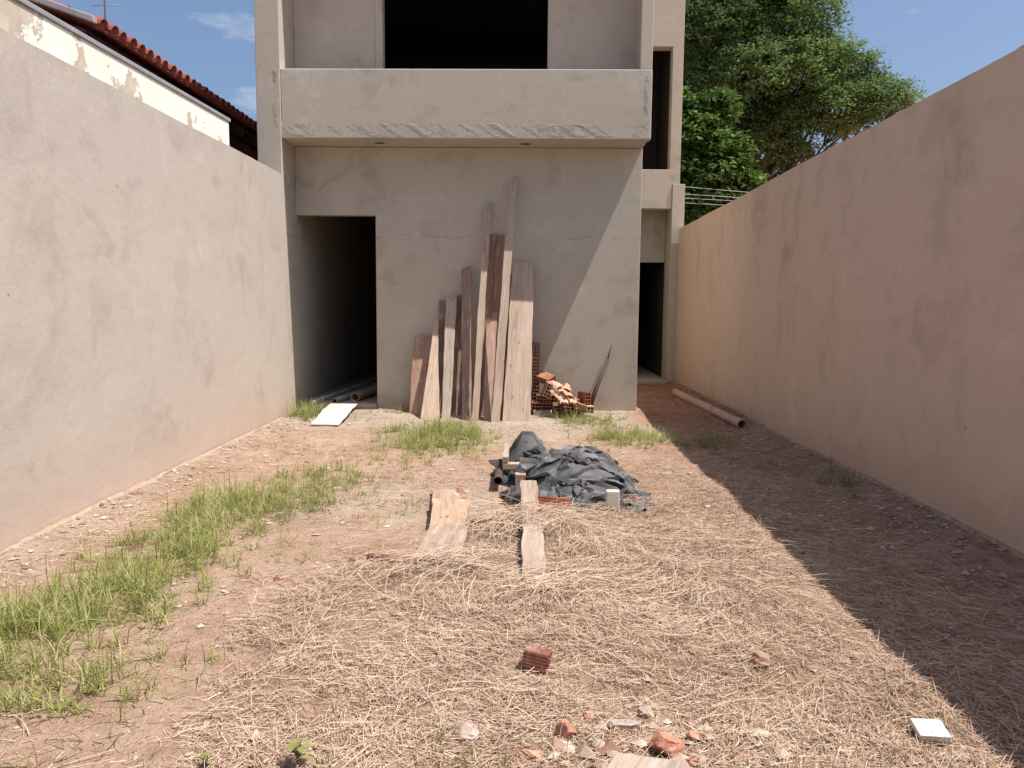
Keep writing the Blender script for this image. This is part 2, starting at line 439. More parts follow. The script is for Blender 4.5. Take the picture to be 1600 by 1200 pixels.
def m_peel():
    m, n, l, b = mat('peeling cream paint', 0.85, 0.2)
    pos = n.new('ShaderNodeNewGeometry').outputs['Position']
    c = ramp(n, l, noise(n, l, pos, 2.0, 4, 0.6), [(0.3, (0.74, 0.69, 0.58)), (0.7, (0.82, 0.79, 0.71))])
    y = sepz(n, l, pos)[1]; z = sepz(n, l, pos)[2]
    g = mrange(n, l, y, 8.4, 4.6, -0.06, 0.15)                       # more paint lost towards the near, wetter end
    g2 = mrange(n, l, z, 3.62, 3.1, -0.05, 0.03)
    q = math_(n, l, 'ADD', math_(n, l, 'ADD', noise(n, l, pos, 2.2, 3, 0.5, (1, 1.2, 1)), math_(n, l, 'MULTIPLY', noise(n, l, pos, 26, 3, 0.7), 0.22)), math_(n, l, 'ADD', g, g2))
    k = mrange(n, l, q, 0.70, 0.715)
    bare = ramp(n, l, noise(n, l, pos, 9, 4, 0.6), [(0.3, (0.40, 0.34, 0.27)), (0.7, (0.56, 0.49, 0.40))])
    c = mix(n, l, k, c, bare)
    l.new(c, b.inputs['Base Color'])
    bump(n, l, b, math_(n, l, 'MULTIPLY', k, -1.0), 0.5, 0.006)
    return m
M['peel'] = m_peel()

# ------------------------------------------------------------------ ground
xs = np.concatenate([[-400, -120, -40, -14, -7, -4.5], np.arange(-3.7, 3.701, 0.05), [4.5, 7, 14, 40, 120, 400]])
ys = np.concatenate([[-400, -120, -40, -12, -5, -2.5, -1, 0.2, 1.0], np.arange(1.6, 15.6, 0.05), [17, 20, 26, 40, 80, 160, 420, 900]])
gx, gy = np.meshgrid(xs, ys)
gzv = hgt(gx, gy)
V = np.stack([gx.ravel(), gy.ravel(), gzv.ravel()], 1)
nx, ny = len(xs), len(ys)
ii = (np.arange(ny - 1)[:, None] * nx + np.arange(nx - 1)[None, :]).ravel()
F = np.stack([ii, ii + 1, ii + 1 + nx, ii + nx], 1)
fx, fy = gx.ravel(), gy.ravel()
nz = fbm(fx * 0.9, fy * 0.9, 21, 5)
pale = smooth(8.6, 9.6, fy + 1.2 * (nz - 0.5)) * smooth(1.9, 1.4, fx) * 0.9
pale = np.maximum(pale, 0.55 * smooth(0.55, 0.15, fx + 3.15 + 0.5 * (nz - 0.5)))
pale = np.maximum(pale, 0.5 * smooth(0.56, 0.68, nz) * smooth(2.2, 1.2, np.abs(fx)))
red = smooth(1.35, 1.75, fx + 0.5 * (nz - 0.5)) * smooth(9.0, 10.3, fy + 0.8 * (nz - 0.5))
red = np.maximum(red, 0.25 * smooth(1.3, 1.7, fx + 0.4 * (nz - 0.5)) * smooth(2.9, 2.2, fx))  # right wall's shade strip tinted into the soil as a redder tone
lit = straw_mask(fx, fy) * 0.85 * smooth(2.0, 1.4, fx)
zone = np.stack([pale, red, lit, np.ones_like(pale)], 1)
g = mesh_np('ground', V, F, M['ground'], smooth=True, col=zone)
tag(g, kind='structure')

# ------------------------------------------------------------------ boundary walls
def wall_strip(name, p0, p1, z0, z1, thick, side, m, step_y=None):
    """free-standing rendered wall from p0 to p1; side = +1 if its yard face looks to -x ... -1 if to +x"""
    L = math.hypot(p1[0] - p0[0], p1[1] - p0[1])
    nl = int(L / 0.10); nh = 26
    dx, dy = (p1[0] - p0[0]) / L, (p1[1] - p0[1]) / L
    px, py = dy * side, -dx * side                                    # towards the outside of the yard
    t = np.linspace(0, 1, nl + 1); h = np.linspace(0, 1, nh + 1)
    T, Hh = np.meshgrid(t, h, indexing='ij')
    s = T * L
    top = z0 + (z1 - z0) * T + 0.012 * (fbm(s * 1.3, s * 0 + 2.2, 5) - 0.5) + 0.006 * (fbm(s * 9, s * 0, 8) - 0.5)
    Z = -0.3 + (top + 0.3) * Hh
    off = 0.022 * (fbm(s * 0.7, Z * 0.9, 11, 3) - 0.5) + 0.006 * (fbm(s * 4, Z * 4, 12, 2) - 0.5)
    if step_y is not None:
        yy = p0[1] + dy * s
        off = off - 0.016 * smooth(0.05, -0.05, yy - step_y)
    X = p0[0] + dx * s + px * off; Y = p0[1] + dy * s + py * off
    inner = np.stack([X, Y, Z], -1).reshape(-1, 3)
    outer = np.stack([p0[0] + dx * s + px * thick, p0[1] + dy * s + py * thick, Z], -1).reshape(-1, 3)
    n1 = nh + 1
    a = (np.arange(nl)[:, None] * n1 + np.arange(nh)[None, :]).ravel()
    q = np.stack([a, a + n1, a + n1 + 1, a + 1], 1)
    K = len(inner)
    fo = np.stack([a + K, a + 1 + K, a + n1 + 1 + K, a + n1 + K], 1)
    tt = np.arange(nl) * n1 + nh
    ft = np.stack([tt, tt + n1, tt + n1 + K, tt + K], 1)
    e0 = np.arange(nh); fe0 = np.stack([e0, e0 + 1, e0 + 1 + K, e0 + K], 1)
    e1 = nl * n1 + np.arange(nh); fe1 = np.stack([e1, e1 + K, e1 + 1 + K, e1 + 1], 1)
    Fw = np.concatenate([q, fo, ft, fe0, fe1])
    o = mesh_np(name, np.concatenate([inner, outer]), Fw, m, smooth=True)
    bm = bmesh.new(); bm.from_mesh(o.data); bmesh.ops.recalc_face_normals(bm, faces=bm.faces)
    bm.to_mesh(o.data); bm.free()
    o.data.set_sharp_from_angle(angle=math.radians(35))
    return o
wl_ = wall_strip('boundary_wall', (-2.985, -2.0), (-3.19, 10.15), 2.99, 3.165, 0.17, -1, M['wall_l'])
tag(wl_, 'sunlit pale cement boundary wall running along the left side of the yard', 'wall')
wr_ = wall_strip('boundary_wall', (3.015, -2.0), (2.845, 14.74), 3.14, 2.965, 0.16, 1, M['wall_r'], step_y=4.85)
tag(wr_, 'shaded brown cement boundary wall running along the right side of the yard', 'wall')

def crumb_ridge(name, p0, p1, w, h, seed, m, parent):
    """rough line of cement droppings along the foot of a wall"""
    L = math.hypot(p1[0] - p0[0], p1[1] - p0[1]); n_ = int(L / 0.04)
    t = np.linspace(0, 1, n_ + 1); s = t * L
    dx, dy = (p1[0] - p0[0]) / L, (p1[1] - p0[1]) / L
    side = 1 if p0[0] < 0 else -1
    prof = [(0, 1.0), (0.45, 0.95), (0.8, 0.6), (1.0, -0.4)]
    rows = []
    for k, (u, v) in enumerate(prof):
        ww = w * u * (0.45 + 1.1 * fbm(s * 3, s * 0 + k * 0.3, seed, 3))
        hh = h * v * (0.3 + 1.4 * fbm(s * 5, s * 0 + k * 0.5, seed + 3, 3))
        x = p0[0] + dx * s + side * ww; y = p0[1] + dy * s
        rows.append(np.stack([x, y, hgt(x, y) + hh], 1))
    P = np.stack(rows, 1).reshape(-1, 3)
    a = (np.arange(n_)[:, None] * 4 + np.arange(3)[None, :]).ravel()
    return mesh_np(name, P, np.stack([a, a + 4, a + 5, a + 1], 1), m, parent)
crumb_ridge('cement_footing', (-3.055, 1.8), (-3.175, 10.1), 0.050, 0.012, 61, M['crumb'], wl_)
crumb_ridge('cement_footing', (2.975, 1.8), (2.86, 14.6), 0.05, 0.012, 66, M['crumb'], wr_)

# ------------------------------------------------------------------ unfinished two-storey house
house = empty('unfinished_house', (-0.8, 10.75, 0))
tag(house, 'unfinished two-storey house of bare grey cement render with balcony', 'house')
def hpart(o):
    o.parent = house; o.matrix_parent_inverse = Matrix.Translation((-house.location[0], -house.location[1], -house.location[2])); return o
HP = M['house']
hpart(prism('front_wall', [(-3.218, 2.72), (-2.112, 2.72), (-2.112, -0.25), (1.545, -0.25), (1.545, 3.638), (-3.218, 3.638)], 10.75, 10.90, HP))
wing = hpart(box('wing_wall', -3.535, -3.22, 10.18, 18.0, -0.25, 6.85, HP))
parapet = hpart(box('balcony_parapet', -3.218, 1.566, 10.194, 10.345, 3.64, 4.512, HP, bevel=0.012))
b_slab = hpart(box('balcony_slab', -3.218, 1.545, 10.347, 10.90, 3.643, 3.80, HP))
hpart(box('balcony_side_wall', 1.408, 1.562, 10.20, 10.798, 4.514, 6.80, HP))
hpart(prism('upper_wall', [(-3.218, 3.802), (-2.0, 3.802), (-2.0, 6.3), (0.235, 6.3), (0.235, 3.802), (1.545, 3.802), (1.545, 6.80), (-3.218, 6.80)], 10.80, 10.95, HP))
hpart(box('roof_slab', -3.6, 1.547, 10.16, 18.2, 6.852, 7.0, HP))
hpart(box('annex_wall', 1.395, 1.547, 10.3, 16.7, 7.002, 8.2, HP))
hpart(box('annex_roof_slab', 1.5, 2.95, 14.7, 16.8, 8.202, 8.35, HP))
hpart(box('side_wall', 1.395, 1.543, 10.902, 20.2, -0.25, 3.638, HP))
hpart(box('side_wall', 1.393, 1.545, 10.952, 18.0, 3.642, 6.80, HP))
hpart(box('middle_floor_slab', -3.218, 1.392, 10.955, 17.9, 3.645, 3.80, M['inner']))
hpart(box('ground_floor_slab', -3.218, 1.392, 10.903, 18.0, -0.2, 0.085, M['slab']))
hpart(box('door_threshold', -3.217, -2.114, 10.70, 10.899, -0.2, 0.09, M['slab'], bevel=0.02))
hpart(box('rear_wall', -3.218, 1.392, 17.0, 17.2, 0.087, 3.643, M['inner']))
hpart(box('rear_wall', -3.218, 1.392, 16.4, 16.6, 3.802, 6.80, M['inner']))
hpart(box('upper_ceiling', -3.218, 1.392, 10.952, 16.39, 6.60, 6.80, M['inner']))  # dark ceiling added below the roof to keep the opening black
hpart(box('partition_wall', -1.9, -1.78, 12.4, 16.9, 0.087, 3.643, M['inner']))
# window reveal strip: a thicker plastered jamb beside the balcony opening
hpart(box('opening_jamb', -2.10, -2.003, 10.786, 10.799, 3.803, 6.3, HP, bevel=0.004))
# rear side volume with the tall slot
hpart(prism('slot_frame', [(1.549, 3.34), (2.697, 3.34), (2.697, 3.793), (2.838, 3.793), (2.838, 8.20), (1.549, 8.20), (1.549, 6.28), (2.640, 6.28), (2.640, 4.06), (1.549, 4.06)], 14.80, 15.06, HP))
hpart(box('corner_pier', 2.70, 2.932, 14.77, 15.42, -0.25, 3.79, HP))
hpart(box('gate_lintel', 1.549, 2.697, 15.402, 15.55, 2.37, 4.055, HP))
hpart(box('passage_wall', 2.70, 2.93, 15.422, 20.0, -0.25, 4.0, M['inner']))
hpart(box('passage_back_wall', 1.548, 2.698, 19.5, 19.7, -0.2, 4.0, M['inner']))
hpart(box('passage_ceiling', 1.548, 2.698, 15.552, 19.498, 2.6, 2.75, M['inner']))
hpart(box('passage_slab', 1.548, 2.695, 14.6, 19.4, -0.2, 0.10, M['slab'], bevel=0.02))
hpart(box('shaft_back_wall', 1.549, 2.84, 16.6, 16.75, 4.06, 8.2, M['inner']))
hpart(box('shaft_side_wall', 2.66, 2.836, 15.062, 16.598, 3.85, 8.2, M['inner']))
hpart(box('shaft_floor', 1.549, 2.655, 15.552, 16.598, 3.9, 4.05, HP))
hpart(box('recess_soffit', 1.549, 2.655, 15.062, 15.40, 3.345, 4.05, HP))
# rough undressed cement band along the foot of the parapet and up its ends
def rough_patch(name, x0, x1, z0, z1, y, depth, seed, parent, slant=0.5):
    nx_ = max(4, int((x1 - x0) / 0.014)); nz_ = max(4, int((z1 - z0) / 0.014))
    X, Z = np.meshgrid(np.linspace(x0, x1, nx_ + 1), np.linspace(z0, z1, nz_ + 1), indexing='ij')
    e = np.minimum(np.minimum(smooth(0, 0.05, X - x0), smooth(0, 0.05, x1 - X)), np.minimum(smooth(0, 0.03, Z - z0), smooth(0, 0.07, z1 - Z + 0.05 * (fbm(X * 6, Z * 6, seed + 9) - 0.5))))
    d = (0.25 + 0.9 * fbm((X + slant * Z) * 9, (Z) * 4, seed, 4) + 0.35 * (fbm(X * 40, Z * 40, seed + 5, 2) - 0.5)) * depth
    Yv = y + 0.006 - np.clip(d, 0, None) * e
    P = np.stack([X, Yv, Z], -1).reshape(-1, 3)
    a = (np.arange(nx_)[:, None] * (nz_ + 1) + np.arange(nz_)[None, :]).ravel()
    return mesh_np(name, P, np.stack([a, a + nz_ + 1, a + nz_ + 2, a + 1], 1), M['rough'], parent, smooth=False)
rough_patch('rough_render_band', -3.26, 1.56, 3.645, 3.88, 10.194, 0.0098, 70, parapet, 1.6)
rough_patch('rough_render_band', 1.43, 1.56, 3.87, 4.50, 10.194, 0.010, 75, parapet)
rough_patch('rough_render_band', -3.36, -3.22, 3.70, 4.56, 10.18, 0.009, 79, wing)
for (x, y) in ((-2.0, 10.50), (-0.05, 10.52)):                         # lamp sockets in the balcony soffit: flat discs, the hollow's shade as colour
    v = [(0, 0, 0)] + [(0.075 * math.cos(t), 0.045 * math.sin(t), 0.0) for t in np.linspace(0, 2 * math.pi, 17)[:-1]]
    obj('lamp_socket', [(x + a, y + b_, 3.640 + c) for a, b_, c in v], [(0, i, i % 16 + 1) for i in range(1, 17)], M['black_hole'], b_slab)

# ------------------------------------------------------------------ neighbour on the left
def wall_run(name, pts, x0, x1, m, parent=None, bevel=0.006):
    n = len(pts)
    v = [(x0, y, z) for y, z in pts] + [(x1, y, z) for y, z in pts]
    f = [tuple(range(n)), tuple(range(2 * n - 1, n - 1, -1))] + [(i, (i + 1) % n, n + (i + 1) % n, n + i) for i in range(n)]
    return obj(name, v, f, m, parent, bevel=bevel)
nw = empty('neighbour_wall', (-3.45, 4.0, 0))
tag(nw, 'cream painted wall with peeling paint rising behind the left boundary wall', 'wall')
nwI = Matrix.Translation((3.45, -4.0, 0))
o = wall_run('wall', [(-2, -0.2), (8.88, -0.2), (8.88, 3.535), (-2, 3.35)], -3.40, -3.55, M['peel'], nw); o.matrix_parent_inverse = nwI
o = wall_run('coping', [(-2, 3.352), (8.90, 3.537), (8.90, 3.575), (-2, 3.39)], -3.385, -3.57, M['flash'], nw); o.matrix_parent_inverse = nwI

nh_ = empty('neighbour_house', (-6.5, 11, 0))
tag(nh_, 'dark maroon house with red barrel tile eaves beyond the cream wall', 'house')
nhI = Matrix.Translation((6.5, -11, 0))
def npart(o): o.parent = nh_; o.matrix_parent_inverse = nhI; return o
EX, EZ, PITCH = -4.5, 4.275, 0.34
npart(box('wall', -5.35, -5.20, 8.45, 17.0, -0.2, 4.47, M['maroon']))
npart(prism('gable_wall', [(-9.5, -0.2), (-5.352, -0.2), (-5.352, 4.48), (-9.5, 5.9)], 8.45, 8.60, M['maroon']))
npart(prism('gable_soffit_panel', [(-9.5, 4.5), (-4.62, 4.20), (-4.62, 4.30), (-9.5, 5.92)], 8.24, 8.30, M['maroon']))
npart(prism('roof_deck', [(EX - 0.12, EZ - 0.02), (-9.5, EZ - 0.06 + PITCH * 5.0), (-9.5, EZ + PITCH * 5.0), (EX - 0.12, EZ + 0.04)], 8.20, 17.0, M['dark_wood']))
npart(prism('verge_board', [(EX + 0.02, EZ + 0.075), (-9.5, EZ + 0.075 + PITCH * 5.02), (-9.5, EZ + 0.14 + PITCH * 5.02), (EX + 0.02, EZ + 0.14)], 8.12, 8.196, M['flash']))
for k in range(11):
    y = 8.6 + k * 0.75
    npart(prism('rafter', [(EX - 0.02, EZ - 0.16), (-5.2, EZ - 0.16 + PITCH * 0.7), (-5.2, EZ - 0.02 + PITCH * 0.6), (EX - 0.02, EZ - 0.05)], y, y + 0.07, M['dark_wood'], bevel=0.004))
def half_tube(name, r0, r1, L, t, up, m):
    ns = 8; v = []; f = []
    for (rr, xx) in ((r0, 0), (r1, -L)):
        for q in (rr, rr - t):
            for i in range(ns + 1):
                a = math.pi * i / ns
                v.append((xx, q * math.cos(a), (q * math.sin(a)) * (1 if up else -1)))
    w = ns + 1
    for i in range(ns):
        f += [(i, i + 1, 2 * w + i + 1, 2 * w + i), (w + i, 3 * w + i, 3 * w + i + 1, w + i + 1), (i, w + i, w + i + 1, i + 1), (2 * w + i, 2 * w + i + 1, 3 * w + i + 1, 3 * w + i)]
    me = bpy.data.meshes.new(name); me.from_pydata(v, [], f); me.materials.append(m)
    me.polygons.foreach_set('use_smooth', [True] * len(f))
    return me
cap_me = half_tube('roof_tile', 0.080, 0.066, 0.48, 0.013, True, M['terracotta'])
pan_me = half_tube('roof_tile', 0.078, 0.064, 0.48, 0.013, False, M['terracotta'])
ang = math.atan(PITCH)
r_ = random.Random(3)
for k in range(36):
    for up, me_ in ((True, cap_me), (False, pan_me)):
        y = 8.27 + k * 0.195 + (0 if up else 0.0975)
        for row in range(2):
            o = bpy.data.objects.new('roof_tile', me_)
            d = row * 0.40
            o.location = (EX + 0.05 - d * math.cos(ang) + r_.uniform(-.012, .012), y + r_.uniform(-.006, .006), EZ + (0.085 if up else 0.125) + d * math.sin(ang))
            o.rotation_euler = (0, ang, r_.uniform(-0.03, 0.03))
            o.color = (1, 1, 1, 1)
            link(o); npart(o)
ant = empty('roof_antenna', (-4.95, 8.95, 4.5))
tag(ant, 'thin metal antenna mast on the tiled roof', 'antenna')
def tube(name, pts, radii, m, parent=None, ns=8, smooth_=True, cap=True):
    """swept round bar through pts"""
    pts = [Vector(p) for p in pts]; n = len(pts); v = []; f = []
    if isinstance(radii, (int, float)): radii = [radii] * n
    ref = Vector((0, 0, 1))
    for i, p in enumerate(pts):
        d = (pts[min(i + 1, n - 1)] - pts[max(i - 1, 0)]).normalized()
        u = d.cross(ref)
        if u.length < 1e-3: u = d.cross(Vector((1, 0, 0)))
        u.normalize(); w = d.cross(u)
        for k in range(ns):
            a = 2 * math.pi * k / ns
            v.append(p + (u * math.cos(a) + w * math.sin(a)) * radii[i])
    for i in range(n - 1):
        for k in range(ns):
            f.append((i * ns + k, i * ns + (k + 1) % ns, (i + 1) * ns + (k + 1) % ns, (i + 1) * ns + k))
    if cap: f += [tuple(range(ns)), tuple(range((n - 1) * ns, n * ns))]
    return obj(name, v, f, m, parent, smooth=smooth_)
I_ = Matrix.Translation((4.95, -8.95, -4.5))
for nm, pts, r in (('mast', [(-4.80, 8.95, 4.45), (-4.80, 8.95, 6.2)], 0.009), ('crossbar', [(-4.95, 8.95, 4.82), (-4.65, 8.95, 4.83)], 0.004), ('crossbar', [(-5.1, 8.95, 5.7), (-4.5, 8.95, 5.7)], 0.005)):
    o = tube(nm, pts, r, M['flash'], ant); o.matrix_parent_inverse = I_

# ------------------------------------------------------------------ trees and wires behind
def leaf_cloud(P, size, rng_, flat=0.4, aspect=0.5):
    """one four-sided leaf at each point"""
    n = len(P)
    az = rng_.uniform(0, 2 * np.pi, n); el = rng_.normal(0.0, flat, n) - 0.25
    d = np.stack([np.cos(az) * np.cos(el), np.sin(az) * np.cos(el), np.sin(el)], 1)
    up = np.stack([rng_.normal(0, 0.55, n), rng_.normal(0, 0.55, n), np.ones(n)], 1)
    s = np.cross(d, up); s /= np.linalg.norm(s, axis=1)[:, None]
    L = size * rng_.uniform(0.6, 1.3, n)[:, None]
    a = P; b = P + d * L * 0.5 + s * L * aspect * 0.5; c = P + d * L; e = P + d * L * 0.5 - s * L * aspect * 0.5
    V = np.stack([a, b, c, e], 1).reshape(-1, 3)
    return V, np.arange(4 * n).reshape(-1, 4)
def make_tree(name, label, base, trunk_top, clumps, m_leaf_, leaf, per, seed, trunk_r, group=None, spray=0.55, squash=0.62):
    rg = np.random.default_rng(seed)
    root = empty(name, base); tag(root, label, 'tree', group)
    I = Matrix.Translation((-base[0], -base[1], -base[2]))
    def p(o): o.parent = root; o.matrix_parent_inverse = I; return o
    b = Vector(base); tt = Vector(trunk_top)
    mid = b.lerp(tt, 0.5) + Vector((0.25, 0.1, 0))
    p(tube('trunk', [b - Vector((0, 0, 0.3)), b + Vector((0.05, 0, 0.6)), mid, tt], [trunk_r * 1.4, trunk_r, trunk_r * 0.85, trunk_r * 0.7], M['bark'], ns=10))
    Vs, Fs, Ts, off = [], [], [], 0
    for (cx, cy, cz, r) in clumps:
        c = Vector((cx, cy, cz))
        q1 = tt.lerp(c, 0.35) + Vector((rg.normal(0, .3), rg.normal(0, .3), -0.1 * r)); q2 = tt.lerp(c, 0.72) + Vector((rg.normal(0, .35), rg.normal(0, .35), -0.25 * r))
        lb = p(tube('limb', [tt - Vector((0, 0, 0.2)), q1, q2, c], [trunk_r * 0.42, trunk_r * 0.30, trunk_r * 0.17, trunk_r * 0.07], M['bark'], ns=6))
        ns_ = max(10, int(per * r * r))
        # sprays of leaves over the clump, denser toward its upper skin
        u = rg.normal(0, 1, (ns_, 3)); u /= np.linalg.norm(u, axis=1)[:, None]
        u[:, 2] = np.abs(u[:, 2]) * np.where(rg.random(ns_) < 0.72, 1, -0.7)
        rad = r * (0.55 + 0.55 * rg.random(ns_) ** 0.7)
        S = np.array([cx, cy, cz]) + u * rad[:, None] * np.array([1, 1, squash])
        S += rg.normal(0, 0.10 * r, S.shape)
        nl_ = 26
        sp = spray * rg.uniform(0.6, 1.25, ns_)
        D = rg.normal(0, 1, (ns_, nl_, 3)) * sp[:, None, None] * np.array([0.55, 0.55, 0.20])
        D[..., 2] -= 0.10 * (D[..., 0] ** 2 + D[..., 1] ** 2) / sp[:, None]
        P = (S[:, None, :] + D).reshape(-1, 3)
        v, f = leaf_cloud(P, leaf, rg)
        base_t = 0.45 + 0.22 * rg.normal(0, 1) + 0.16 * rg.normal(0, 1, ns_)
        t = np.repeat(np.clip(np.repeat(base_t, nl_) + rg.normal(0, 0.10, ns_ * nl_), 0, 1), 4)
        Vs.append(v); Fs.append(f + off); Ts.append(t); off += len(v)
        # twigs carrying some sprays
        if r > 0.8:
            tv = []
            for k in range(0, ns_, 9):
                tv.append(S[k])
            for k, w in enumerate(tv[:14]):
                tube('twig', [c.lerp(q2, 0.4), c.lerp(Vector(w), 0.55) - Vector((0, 0, 0.1)), w], [trunk_r * 0.09, trunk_r * 0.06, trunk_r * 0.025], M['bark'], lb, ns=4)
    p(mesh_np('crown', np.concatenate(Vs), np.concatenate(Fs), m_leaf_, attr=np.concatenate(Ts)))
    return root
# (x, y, z, radius): heavy spreading crown, holes low down on its right
big = [(8.6, 42, 17.8, 2.9), (11.6, 41, 18.3, 2.6), (9.0, 40.5, 14.9, 2.9), (11.9, 42, 15.6, 2.8), (13.6, 41, 16.0, 1.9), (10.6, 40, 12.6, 2.3), (13.0, 40.5, 13.3, 2.3),
       (15.2, 41.5, 13.9, 2.0), (16.6, 42, 13.7, 1.5), (18.3, 42, 12.4, 1.6), (16.9, 41, 11.9, 1.5), (14.9, 40.5, 11.5, 1.6), (8.4, 41, 11.6, 2.5), (12.4, 42.5, 10.4, 1.5),
       (10.0, 43, 9.4, 1.7), (13.6, 41.5, 9.7, 1.1), (11.9, 42.5, 8.0, 1.4), (9.6, 43, 7.2, 1.5), (19.4, 42.3, 12.2, 0.9), (14.9, 42.5, 14.9, 1.5), (7.0, 43, 14.5, 2.6), (10.4, 43.5, 11.0, 2.2), (12.2, 43, 12.0, 1.9), (8.0, 43, 9.0, 2.0), (14.2, 43, 12.2, 1.5), (12.6, 41, 10.9, 1.6), (11.0, 41, 9.6, 1.8), (15.6, 41.5, 12.6, 1.5), (10.6, 42, 7.4, 1.7), (16.0, 42, 10.7, 1.1), (17.4, 42, 11.4, 1.0), (14.7, 43, 9.5, 1.0), (13.2, 43, 8.7, 1.1), (10.2, 43, 16.6, 2.4), (12.9, 43, 17.3, 1.9), (8.8, 44, 6.2, 1.6)]
make_tree('spreading_tree', 'tall dark green spreading tree beyond the right wall', (11.2, 42, 0), (11.4, 42, 5.6), big, M['leaf_dark'], 0.19, 66, 5, 0.42, squash=0.74, spray=0.46)
near = [(6.9, 30.3, 8.9, 0.75), (6.3, 30, 7.7, 1.05), (7.3, 30, 6.9, 1.0), (6.5, 29.6, 5.9, 1.15), (8.2, 30.4, 6.0, 0.8), (7.5, 30.4, 5.0, 1.0), (6.2, 30.2, 4.6, 1.2), (6.0, 30.6, 8.4, 0.9), (5.6, 30.4, 9.0, 0.8), (5.5, 30, 6.6, 1.0), (8.9, 31, 5.2, 0.6)]
make_tree('broadleaf_tree', 'lighter green broad-leaved tree close behind the house corner and wires', (7.0, 30.2, 0), (7.0, 30.2, 3.6), near, M['leaf_light'], 0.27, 110, 9, 0.16, spray=0.36, squash=1.0)

wires_l = ['topmost', 'second', 'third', 'lowest']
for k, (za, zb) in enumerate(((5.743, 5.577), (5.497, 5.38), (5.363, 5.262), (5.207, 5.10))):
    sl = (zb - za) / 2.1
    pts = []
    for x in np.linspace(-6, 18, 25):
        pts.append((x, 28.0 + 0.05 * k, za + sl * (x - 5.55) + 0.004 * (x - 6.5) ** 2 * (0.3)))
    o = tube('overhead_wire', pts, 0.008, M['wire'], ns=5)
    tag(o, f'{wires_l[k]} of the four thin pale wires in front of the trees', 'wire', 'overhead wires')

# ------------------------------------------------------------------ planks leaning on the house
def board(name, c4, t, color, seed, wob=0.006, notch=None, parent=None):
    """board whose face has the corners bottom-left, bottom-right, top-right, top-left; t = thickness"""
    bl, br, tr, tl = [Vector(v) for v in c4]
    L = ((tl - bl).length + (tr - br).length) / 2
    n_ = max(4, int(L / 0.09)); rg = random.Random(seed)
    ctr = (bl + br + tr + tl) / 4
    nrm = ((br - bl).cross(tl - bl)).normalized()                    # looks at the viewer for boards against the house
    ph = [rg.uniform(0, 6.28) for _ in range(4)]
    v, uv, f = [], [], []
    cols = 4
    bow = rg.uniform(-1, 1) * 0.022
    for i in range(n_ + 1):
        s = i / n_
        le = bl.lerp(tl, s); re = br.lerp(tr, s)
        wd = (re - le); wn = wd.normalized(); W = wd.length
        jl = wob * (math.sin(s * L * 5 + ph[0]) * .6 + math.sin(s * L * 17 + ph[1]) * .35 + rg.uniform(-.35, .35))
        jr = wob * (math.sin(s * L * 6 + ph[2]) * .6 + math.sin(s * L * 19 + ph[3]) * .35 + rg.uniform(-.35, .35))
        le = le + wn * jl; re = re + wn * jr
        for j in range(cols):
            u = j / (cols - 1)
            p = le.lerp(re, u) + nrm * bow * math.sin(math.pi * s)
            if i == n_:
                p = p + (tl - bl).normalized() * (rg.uniform(-.012, .012) - ((notch or 0) if j in (1, 2) else 0) * (1 if j == 1 else 0.5))
            v.append(p); uv.append((u * W, s * L))
    K = len(v)
    v2 = [p - nrm * t for p in v]
    for i in range(n_):
        for j in range(cols - 1):
            a = i * cols + j
            f.append((a, a + 1, a + cols + 1, a + cols)); f.append((K + a, K + a + cols, K + a + cols + 1, K + a + 1))
        a = i * cols; f.append((a, a + cols, K + a + cols, K + a))
        a = i * cols + cols - 1; f.append((a, K + a, K + a + cols, a + cols))
    for j in range(cols - 1):
        f.append((j, K + j, K + j + 1, j + 1)); a = n_ * cols + j; f.append((a, a + 1, K + a + 1, K + a))
    base = (bl + br) / 2
    me = bpy.data.meshes.new(name)
    me.from_pydata([tuple(p - base) for p in v + v2], [], f)
    me.materials.append(M['wood'])
    ul = me.uv_layers.new(name='UVMap')
    for lp in me.loops:
        k = lp.vertex_index; q = uv[k % K]
        ul.data[lp.index].uv = (q[0] + (0.3 if k >= K else 0), q[1])
    o = bpy.data.objects.new(name, me); o.location = base; o.color = (*color, 1)
    link(o, parent)
    bm = bmesh.new(); bm.from_mesh(me); bmesh.ops.recalc_face_normals(bm, faces=bm.faces); bm.to_mesh(me); bm.free()
    b = o.modifiers.new('bevel', 'BEVEL'); b.width = 0.003; b.segments = 1; b.limit_method = 'ANGLE'; b.angle_limit = math.radians(50)
    return o
TAN, PINK, RED, GREY, DARK = (0.45, 0.35, 0.27), (0.44, 0.345, 0.275), (0.27, 0.16, 0.12), (0.42, 0.355, 0.295), (0.26, 0.175, 0.135)
